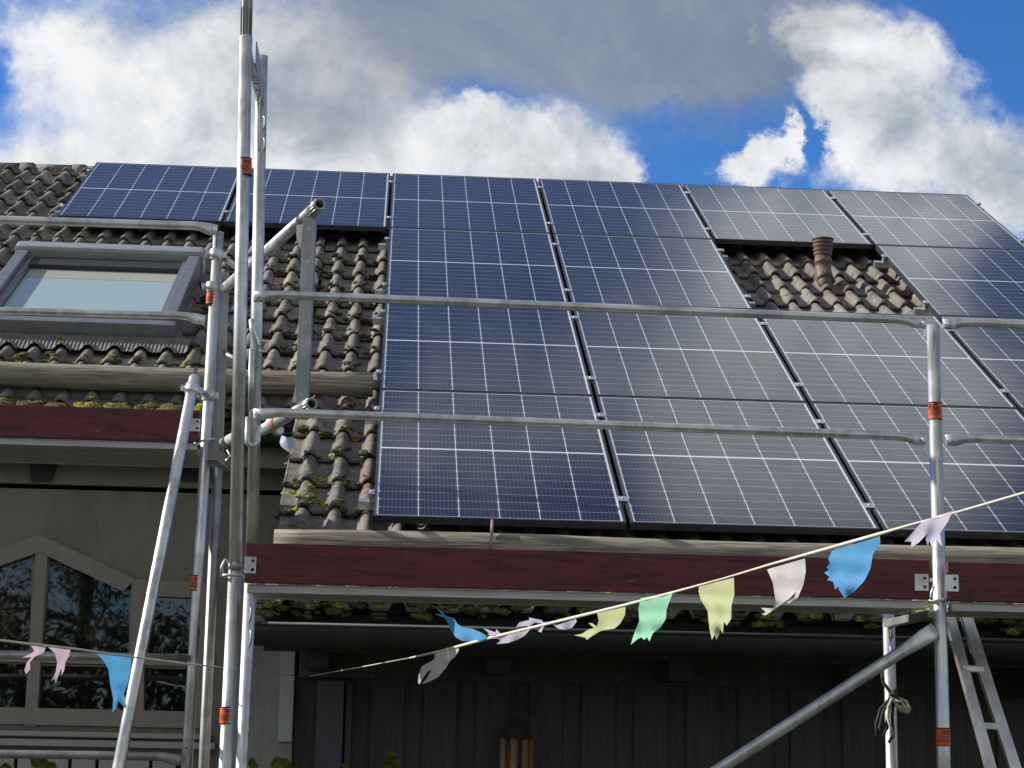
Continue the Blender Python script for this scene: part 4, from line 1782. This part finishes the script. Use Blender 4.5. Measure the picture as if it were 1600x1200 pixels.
for f_ in (.26, .66, 1.06, 1.46, 1.86):
    h_ = .575
    p0 = st[0][0] + (st[0][1] - st[0][0]).normalized() * (h_ * f_ + .10)
    p1 = st[1][0] + (st[1][1] - st[1][0]).normalized() * (h_ * f_ + .085)
    if p0.z < GZ + .1: break
    mb = MB()
    d = (p1 - p0).normalized()
    mb.box((p0 + p1) / 2, ((p1 - p0).length, .028, .026), (d, Vector((0, 1, 0)), d.cross(Vector((0, 1, 0)))), .004)
    mb.build('rung', M['alu'], ld)

# ------------------------------------------------------------------ rope bundle on the rear post
rp = thing('rope', at(1395, 1085, YRR - .04), 'black and cream rope bundle knotted round the rear scaffold post', 'rope')
Yk = YRR - .05
mb = MB()


def pxpath(P, Y0, wob_=.012):
    return [at(a, b, Y0 + wob_ * math.sin(i * 1.7)) for i, (a, b) in enumerate(P)]


mb.ring_tube(pxpath([(1378, 1050), (1380, 1066), (1390, 1080), (1400, 1088)], Yk), .007, 8)
mb.ring_tube(pxpath([(1402, 1076), (1392, 1086), (1404, 1092), (1394, 1080)], Yk - .015, .006), .0085, 8)
mb.ring_tube(pxpath([(1392, 1090), (1376, 1108), (1369, 1130), (1370, 1148), (1378, 1152), (1386, 1138), (1388, 1110), (1391, 1094)], Yk), .0068, 8)
mb.ring_tube(pxpath([(1393, 1092), (1380, 1112), (1374, 1136), (1378, 1146), (1386, 1128), (1390, 1100)], Yk - .02), .0062, 8)
mb.ring_tube(pxpath([(1396, 1092), (1394, 1120), (1396, 1150), (1388, 1160)], Yk - .01), .0065, 8)
mb.build('black_cord', M['rope_black'], rp)
mb = MB()
mb.ring_tube(pxpath([(1394, 1091), (1388, 1104), (1387, 1122), (1391, 1134), (1395, 1150)], Yk - .03), .0060, 8)
mb.ring_tube(pxpath([(1397, 1098), (1404, 1091), (1416, 1096), (1422, 1108), (1418, 1114), (1408, 1110), (1400, 1100)], Yk - .02), .0060, 8)
mb.ring_tube(pxpath([(1397, 1096), (1408, 1096), (1414, 1104), (1420, 1112), (1410, 1105), (1398, 1102)], Yk - .028), .0052, 8)
mb.build('cream_cord', M['rope_cream'], rp)

# ------------------------------------------------------------------ wind chime on the boarding
wc = thing('wind_chime', at(806, 1068, YF - .05), 'bamboo wind chime hanging on the dark board wall', 'wind chime')
Yc = YF - .12
mb = MB()
top_ = at(805, 1068, Yc)
mb.ring_tube([top_ + Vector((0, .1, 0)), top_, at(803, 1100, Yc), at(802, 1122, Yc)], .0022, 6)
mb.ring_tube([top_, at(809, 1100, Yc), at(812, 1124, Yc)], .0022, 6)
mb.build('cord', M['rope_black'], wc)
mb = MB()
a, b = at(805, 1116, Yc), at(806, 1152, Yc)
mb.ring_tube([a, a + (b - a) * .15, a + (b - a) * .55, b, b - Vector((0, 0, .004))], [.008, .018, .045, .072, .066], 18)
mb.build('coconut_cap', M['coir'], wc)
for px, dy_, rr in ((787, -.02, .0155), (803, -.045, .0175), (820, -.02, .016), (829, .03, .013), (796, .03, .014)):
    mb = MB()
    a = at(px, 1153, Yc + dy_)
    mb.pipe(a, a - Vector((0, 0, .36 + dy_)), rr, rr - .004, 16)
    o_ = mb.build('bamboo_pipe', M['bamboo'], wc)
mb = MB()
b = at(806, 1160, Yc)
mb.tube(b, b - Vector((0, 0, .30)), .0016, 6)
mb.ring_tube([b - Vector((0, 0, .10)), b - Vector((0, 0, .12))], .03, 16)
mb.build('clapper', M['coir'], wc)

# ------------------------------------------------------------------ bunting
def dR(px): return 1 / (.1163 + (px - 475) * 1.3e-4)


def dL(px): return 1 / (.1163 + (475 - px) * 7.4e-5)


def poly_flag(P, mat, parent, dfun, seed, amp=.013):
    rng = random.Random(seed)
    ph, fq, ta = rng.random() * 6, rng.uniform(26, 40), rng.uniform(-.6, .6)
    b2 = bmesh.new()
    vs = [b2.verts.new((a, b, 0)) for a, b in P]
    es = [b2.edges.new((vs[i], vs[(i + 1) % len(vs)])) for i in range(len(vs))]
    bmesh.ops.triangle_fill(b2, use_beauty=True, edges=es)
    bmesh.ops.subdivide_edges(b2, edges=b2.edges[:], cuts=3, use_grid_fill=True)
    mb = MB()
    mp = {}
    yt = min(p_[1] for p_ in P)
    yb = max(p_[1] for p_ in P)
    xm = sum(p_[0] for p_ in P) / len(P)
    for v in b2.verts:
        D = dfun(xm + (v.co.x - xm))
        h = (v.co.y - yt) / max(1, yb - yt)
        off = amp * dfun(xm) / 6.8 * (.25 + h) * (math.sin(v.co.x * fq / 160 + ph + h * 2.5) + .6 * math.sin(v.co.y * fq / 190 + ph * 2 + ta * v.co.x / 30))
        mp[v] = mb.bm.verts.new(dist(v.co.x, v.co.y, D + off - .004))
    for f in b2.faces:
        nf = mb.bm.faces.new([mp[v] for v in f.verts])
        nf.smooth = True
    b2.free()
    o_ = mb.build('flag', mat, parent)
    return o_


def Z6(P): return [(840 + .3 * a, 760 + .3 * b) for a, b in P]
def Z8(P): return [(640 + .21666 * a, 940 + .21666 * b) for a, b in P]
def Z7(P): return [(1120 + .3667 * a, 760 + .3667 * b) for a, b in P]
def Z3(P): return [(.3 * a, 840 + .3 * b) for a, b in P]


bt = thing('bunting', dist(1000, 950, dR(1000)), 'string of ragged pastel cloth flags rising to the right across the red toe board', 'bunting', 'bunting strings')
SR = [(475, 1058), (560, 1043), (640, 1028), (690, 1017), (760, 998), (830, 981), (900, 964), (970, 947), (1050, 926), (1130, 904), (1200, 883), (1290, 858), (1375, 834), (1440, 815), (1500, 799), (1600, 770), (1760, 722), (2200, 590), (2600, 470)]
mb = MB()
mb.ring_tube([dist(a, b, dR(a)) for a, b in SR[:3]], .0022, 8)
mb.ring_tube([dist(a, b, dR(a)) for a, b in SR[2:]], [w_ * .8 * dR(q_[0]) / 6.8 for q_, w_ in zip(SR[2:], [.0035, .0062, .0075, .0065, .0075, .007, .006, .0040, .006, .0080, .0085, .0045, .0060, .006, .006, .006, .006])], 8)
mb.build('tape', M['tape'], bt)
for nm, P, seed, lab in (
    ('green', Z6([(535, 582), (705, 553), (690, 590), (672, 640), (668, 690), (640, 735), (600, 765), (582, 808), (570, 785), (555, 800), (540, 785), (515, 800), (485, 825), (495, 790), (515, 735), (530, 700), (525, 640)]), 1, 'mint green flag'),
    ('yellow', Z6([(840, 522), (1022, 475), (1025, 560), (1010, 620), (1008, 690), (985, 725), (970, 705), (965, 765), (950, 745), (945, 770), (930, 798), (922, 770), (908, 798), (895, 740), (885, 650), (850, 590), (838, 545)]), 2, 'large pale yellow flag with a frayed end'),
    ('white', Z6([(1195, 432), (1393, 375), (1397, 440), (1385, 510), (1355, 580), (1310, 610), (1297, 605), (1335, 578), (1348, 548), (1310, 585), (1280, 605), (1235, 640), (1185, 672), (1168, 665), (1190, 655), (1162, 632), (1225, 635), (1240, 600), (1225, 500), (1205, 455)]), 3, 'off-white flag blown to the left'),
    ('yellow', Z6([(310, 660), (458, 628), (455, 670), (430, 715), (400, 740), (330, 752), (290, 775), (255, 800), (250, 788), (190, 775), (230, 768), (265, 745), (295, 738), (265, 712), (285, 712), (308, 730), (318, 700)]), 4, 'small pale yellow flag curled under the string'),
    ('lilac', Z8([(530, 190), (620, 222), (625, 200), (660, 232), (720, 238), (870, 200), (830, 245), (780, 275), (710, 298), (625, 306), (655, 285), (640, 268), (575, 262), (600, 250), (560, 238), (575, 232)]), 5, 'frayed lilac flag beside the left blue flag'),
    ('lilac', Z8([(765, 187), (790, 150), (865, 132), (860, 115), (950, 132), (965, 150), (1010, 145), (1060, 170), (1200, 125), (1205, 145), (1170, 190), (1120, 203), (1075, 195), (1030, 165), (975, 165), (965, 185), (950, 222), (925, 215), (955, 180), (955, 158), (900, 152), (855, 188), (850, 175), (800, 180)]), 6, 'twisted lilac flag lying along the string'),
    ('blue', Z8([(200, 40), (265, 105), (318, 118), (345, 160), (380, 185), (450, 195), (520, 225), (575, 262), (440, 298), (435, 285), (380, 285), (330, 255), (295, 200), (270, 140), (250, 115), (180, 92), (195, 85), (240, 98), (196, 50)]), 7, 'blue flag blown up above the string'),
    ('white', Z8([(205, 362), (355, 320), (355, 350), (330, 395), (290, 430), (260, 480), (210, 540), (150, 575), (88, 595), (120, 560), (160, 490), (130, 505), (100, 545), (70, 598), (60, 580), (65, 530), (90, 465), (150, 435), (190, 405), (180, 412), (181, 366)]), 8, 'off-white forked flag hanging lowest'),
    ('blue', Z7([(490, 275), (695, 212), (697, 240), (665, 290), (655, 350), (630, 400), (590, 445), (545, 476), (520, 440), (520, 425), (505, 440), (495, 405), (470, 400), (480, 385), (458, 368), (478, 355), (468, 345), (482, 330), (475, 310)]), 9, 'large bright blue flag'),
    ('lilac', Z7([(1005, 105), (985, 150), (950, 200), (960, 255), (935, 225), (915, 255), (905, 230), (900, 262), (890, 225), (898, 200), (860, 240), (825, 262), (830, 235), (800, 235), (840, 190), (875, 150), (920, 130)]), 10, 'lilac flag in front of the scaffold post')):
    tag(poly_flag(P, FL[nm], bt, dR, seed), lab)

b2_ = thing('bunting', dist(200, 1026, dL(200)), 'string of two pink flags and one blue flag before the gabled window', 'bunting', 'bunting strings')
SL = [(475, 1058), (430, 1052), (348, 1043), (290, 1037), (205, 1026), (110, 1013), (44, 1006), (-60, 993), (-300, 950)]
mb = MB()
mb.ring_tube([dist(a, b, dL(a)) for a, b in SL], [.0018, .0018, .0028, .0042, .0034, .0040, .0045, .004, .004], 8)
mb.build('tape', M['tape'], b2_)
for nm, P, seed, lab in (
    ('pink', Z3([(145, 553), (245, 565), (225, 600), (180, 620), (155, 650), (158, 685), (135, 710), (127, 690), (140, 650), (165, 622), (115, 625), (160, 605), (180, 590), (165, 568)]), 21, 'small pink flag with split tails'),
    ('pink', Z3([(248, 570), (368, 580), (360, 615), (340, 650), (335, 690), (318, 720), (322, 680), (315, 690), (300, 730), (290, 758), (285, 735), (265, 748), (290, 700), (298, 650), (285, 600), (262, 580)]), 22, 'pink flag with fringed end'),
    ('blue', Z3([(508, 605), (685, 622), (680, 690), (665, 760), (645, 815), (660, 880), (655, 890), (615, 850), (610, 880), (585, 912), (590, 840), (575, 770), (565, 690), (545, 650)]), 23, 'long blue flag beside the raking tube')):
    tag(poly_flag(P, FL[nm], b2_, dL, seed), lab)

# ------------------------------------------------------------------ climbing plants at the bottom edge
def lobed_leaf(mb, c, size, rot, tilt):
    pts = []
    K = 15
    for i in range(K):
        an = 2 * math.pi * i / K
        rr = size * (.62 + .38 * abs(math.cos(an * 2.5))) * (1.0 if math.cos(an) > -.8 else .6)
        pts.append((math.cos(an + rot) * rr, math.sin(an + rot) * rr))
    X_ = Vector((1, 0, 0))
    Z_ = Vector((0, math.sin(tilt), math.cos(tilt)))
    cv_ = mb.bm.verts.new(c)
    vs = [mb.bm.verts.new(c + X_ * a + Z_ * b + Vector((0, -.02 * (a * a + b * b) / size / size, 0))) for a, b in pts]
    for i in range(K):
        mb.bm.faces.new((cv_, vs[i], vs[(i + 1) % K]))


def vine(px, leaves, Y, label):
    base = at(px, 1195, Y)
    v_ = thing('vine', (base.x, Y, GZ), label, 'plant', 'vine plants at the bottom edge')
    mb = MB()
    tops = [at(a, b, Y) for a, b, s_ in leaves]
    for i, tp in enumerate(tops):
        mb.ring_tube([Vector((base.x + .02 * i, Y, GZ)), Vector((base.x + .03 * math.sin(i), Y + .02, (GZ + tp.z) / 2)), tp], [.006, .005, .002], 6)
    mb.build('stem', M['bark'], v_)
    mb = MB()
    rng = random.Random(px)
    for (a, b, s_) in leaves:
        for q in range(3):
            lobed_leaf(mb, at(a + rng.uniform(-6, 6) * (q > 0), b + rng.uniform(2, 12) * (q > 0), Y - .02 * q), s_ * 8.4 / F * rng.uniform(.8, 1.1), rng.random() * 6, rng.uniform(-.6, .6))
    for q in range(12):
        lobed_leaf(mb, Vector((base.x + rng.uniform(-.12, .12), Y + rng.uniform(-.08, .02), GZ + rng.uniform(.3, 1.4))), .05, rng.random() * 6, rng.uniform(-.8, .8))
    mb.build('foliage', M['vine_leaf'], v_)


vine(62, [(62, 1193, 17), (80, 1199, 13), (10, 1201, 12)], 1.3, 'leafy vine tip below the window at the lower left edge')
vine(438, [(440, 1193, 17), (394, 1190, 8), (455, 1200, 10)], -.05, 'green vine leaves before the pale wall end')
vine(612, [(614, 1181, 11), (606, 1193, 9), (540, 1196, 7)], -.1, 'yellow-green vine leaves before the dark boarding')

# ------------------------------------------------------------------ trees in the garden behind the photographer (mirrored in the window)
def tree(x, y, h, crown, label, leaf, seed, nl=1500):
    rng = random.Random(seed)
    T = thing('tree', (x, y, GZ), label, 'tree', 'garden trees mirrored in the window')
    mb = MB()
    b0 = Vector((x, y, GZ))
    tips = []
    mb.ring_tube([b0, b0 + Vector((.1, .05, h * .3)), b0 + Vector((.05, 0, h * .62)), b0 + Vector((0, .1, h * .95))], [.17, .13, .08, .02], 10)
    for i in range(26):
        f_ = rng.uniform(.22, .92)
        s_ = b0 + Vector((.07, .02, h * f_))
        an = rng.random() * 6.283
        L = crown * rng.uniform(.5, 1.0) * (1.15 - f_ * .6)
        e = s_ + Vector((math.cos(an) * L, math.sin(an) * L, L * rng.uniform(.15, .7)))
        m_ = (s_ + e) / 2 + Vector((0, 0, L * .08))
        mb.ring_tube([s_, m_, e], [.045, .028, .008], 6)
        for q in range(4):
            k_ = m_.lerp(e, rng.random())
            e2 = k_ + Vector((rng.uniform(-1, 1), rng.uniform(-1, 1), rng.uniform(-.3, .9))) * L * .35
            mb.ring_tube([k_, e2], [.014, .004], 5)
            tips.append(e2)
        tips.append(e)
    mb.build('trunk', M['bark'], T)
    mb = MB()
    for i in range(nl):
        c = rng.choice(tips) + Vector((rng.gauss(0, .28), rng.gauss(0, .28), rng.gauss(0, .25)))
        s_ = rng.uniform(.03, .065)
        a = Vector((rng.gauss(0, 1), rng.gauss(0, 1), rng.gauss(0, 1))).normalized()
        b = a.orthogonal().normalized()
        mb.face([c - a * s_, c + b * s_ * .6, c + a * s_, c - b * s_ * .6])
    mb.build('crown', leaf, T, recalc=False)


tree(-4.6, -17.5, 6.0, 2.2, 'sparse autumn tree mirrored in the gabled window', M['leaf_a'], 3, 6500)
tree(-8.2, -20, 6.5, 2.4, 'thin branched tree mirrored at the window edge', M['leaf_b'], 5, 6500)
tree(-2.0, -21, 5.0, 2.0, 'low leafy tree mirrored in the right window light', M['leaf_b'], 8, 6500)
hd = MB()
rng = random.Random(4)
for i in range(16000):
    c = Vector((rng.uniform(-11, 4), -15.5 + rng.gauss(0, .4), GZ + rng.uniform(0, 2.9) + .3 * math.sin(i)))
    s_ = rng.uniform(.06, .13)
    a = Vector((rng.gauss(0, 1), rng.gauss(0, 1), rng.gauss(0, 1))).normalized()
    b = a.orthogonal().normalized()
    hd.face([c - a * s_, c + b * s_ * .6, c + a * s_, c - b * s_ * .6])
tag(hd.build('hedge', M['leaf_b'], recalc=False), 'clipped garden hedge mirrored in the lower window lights', 'hedge')
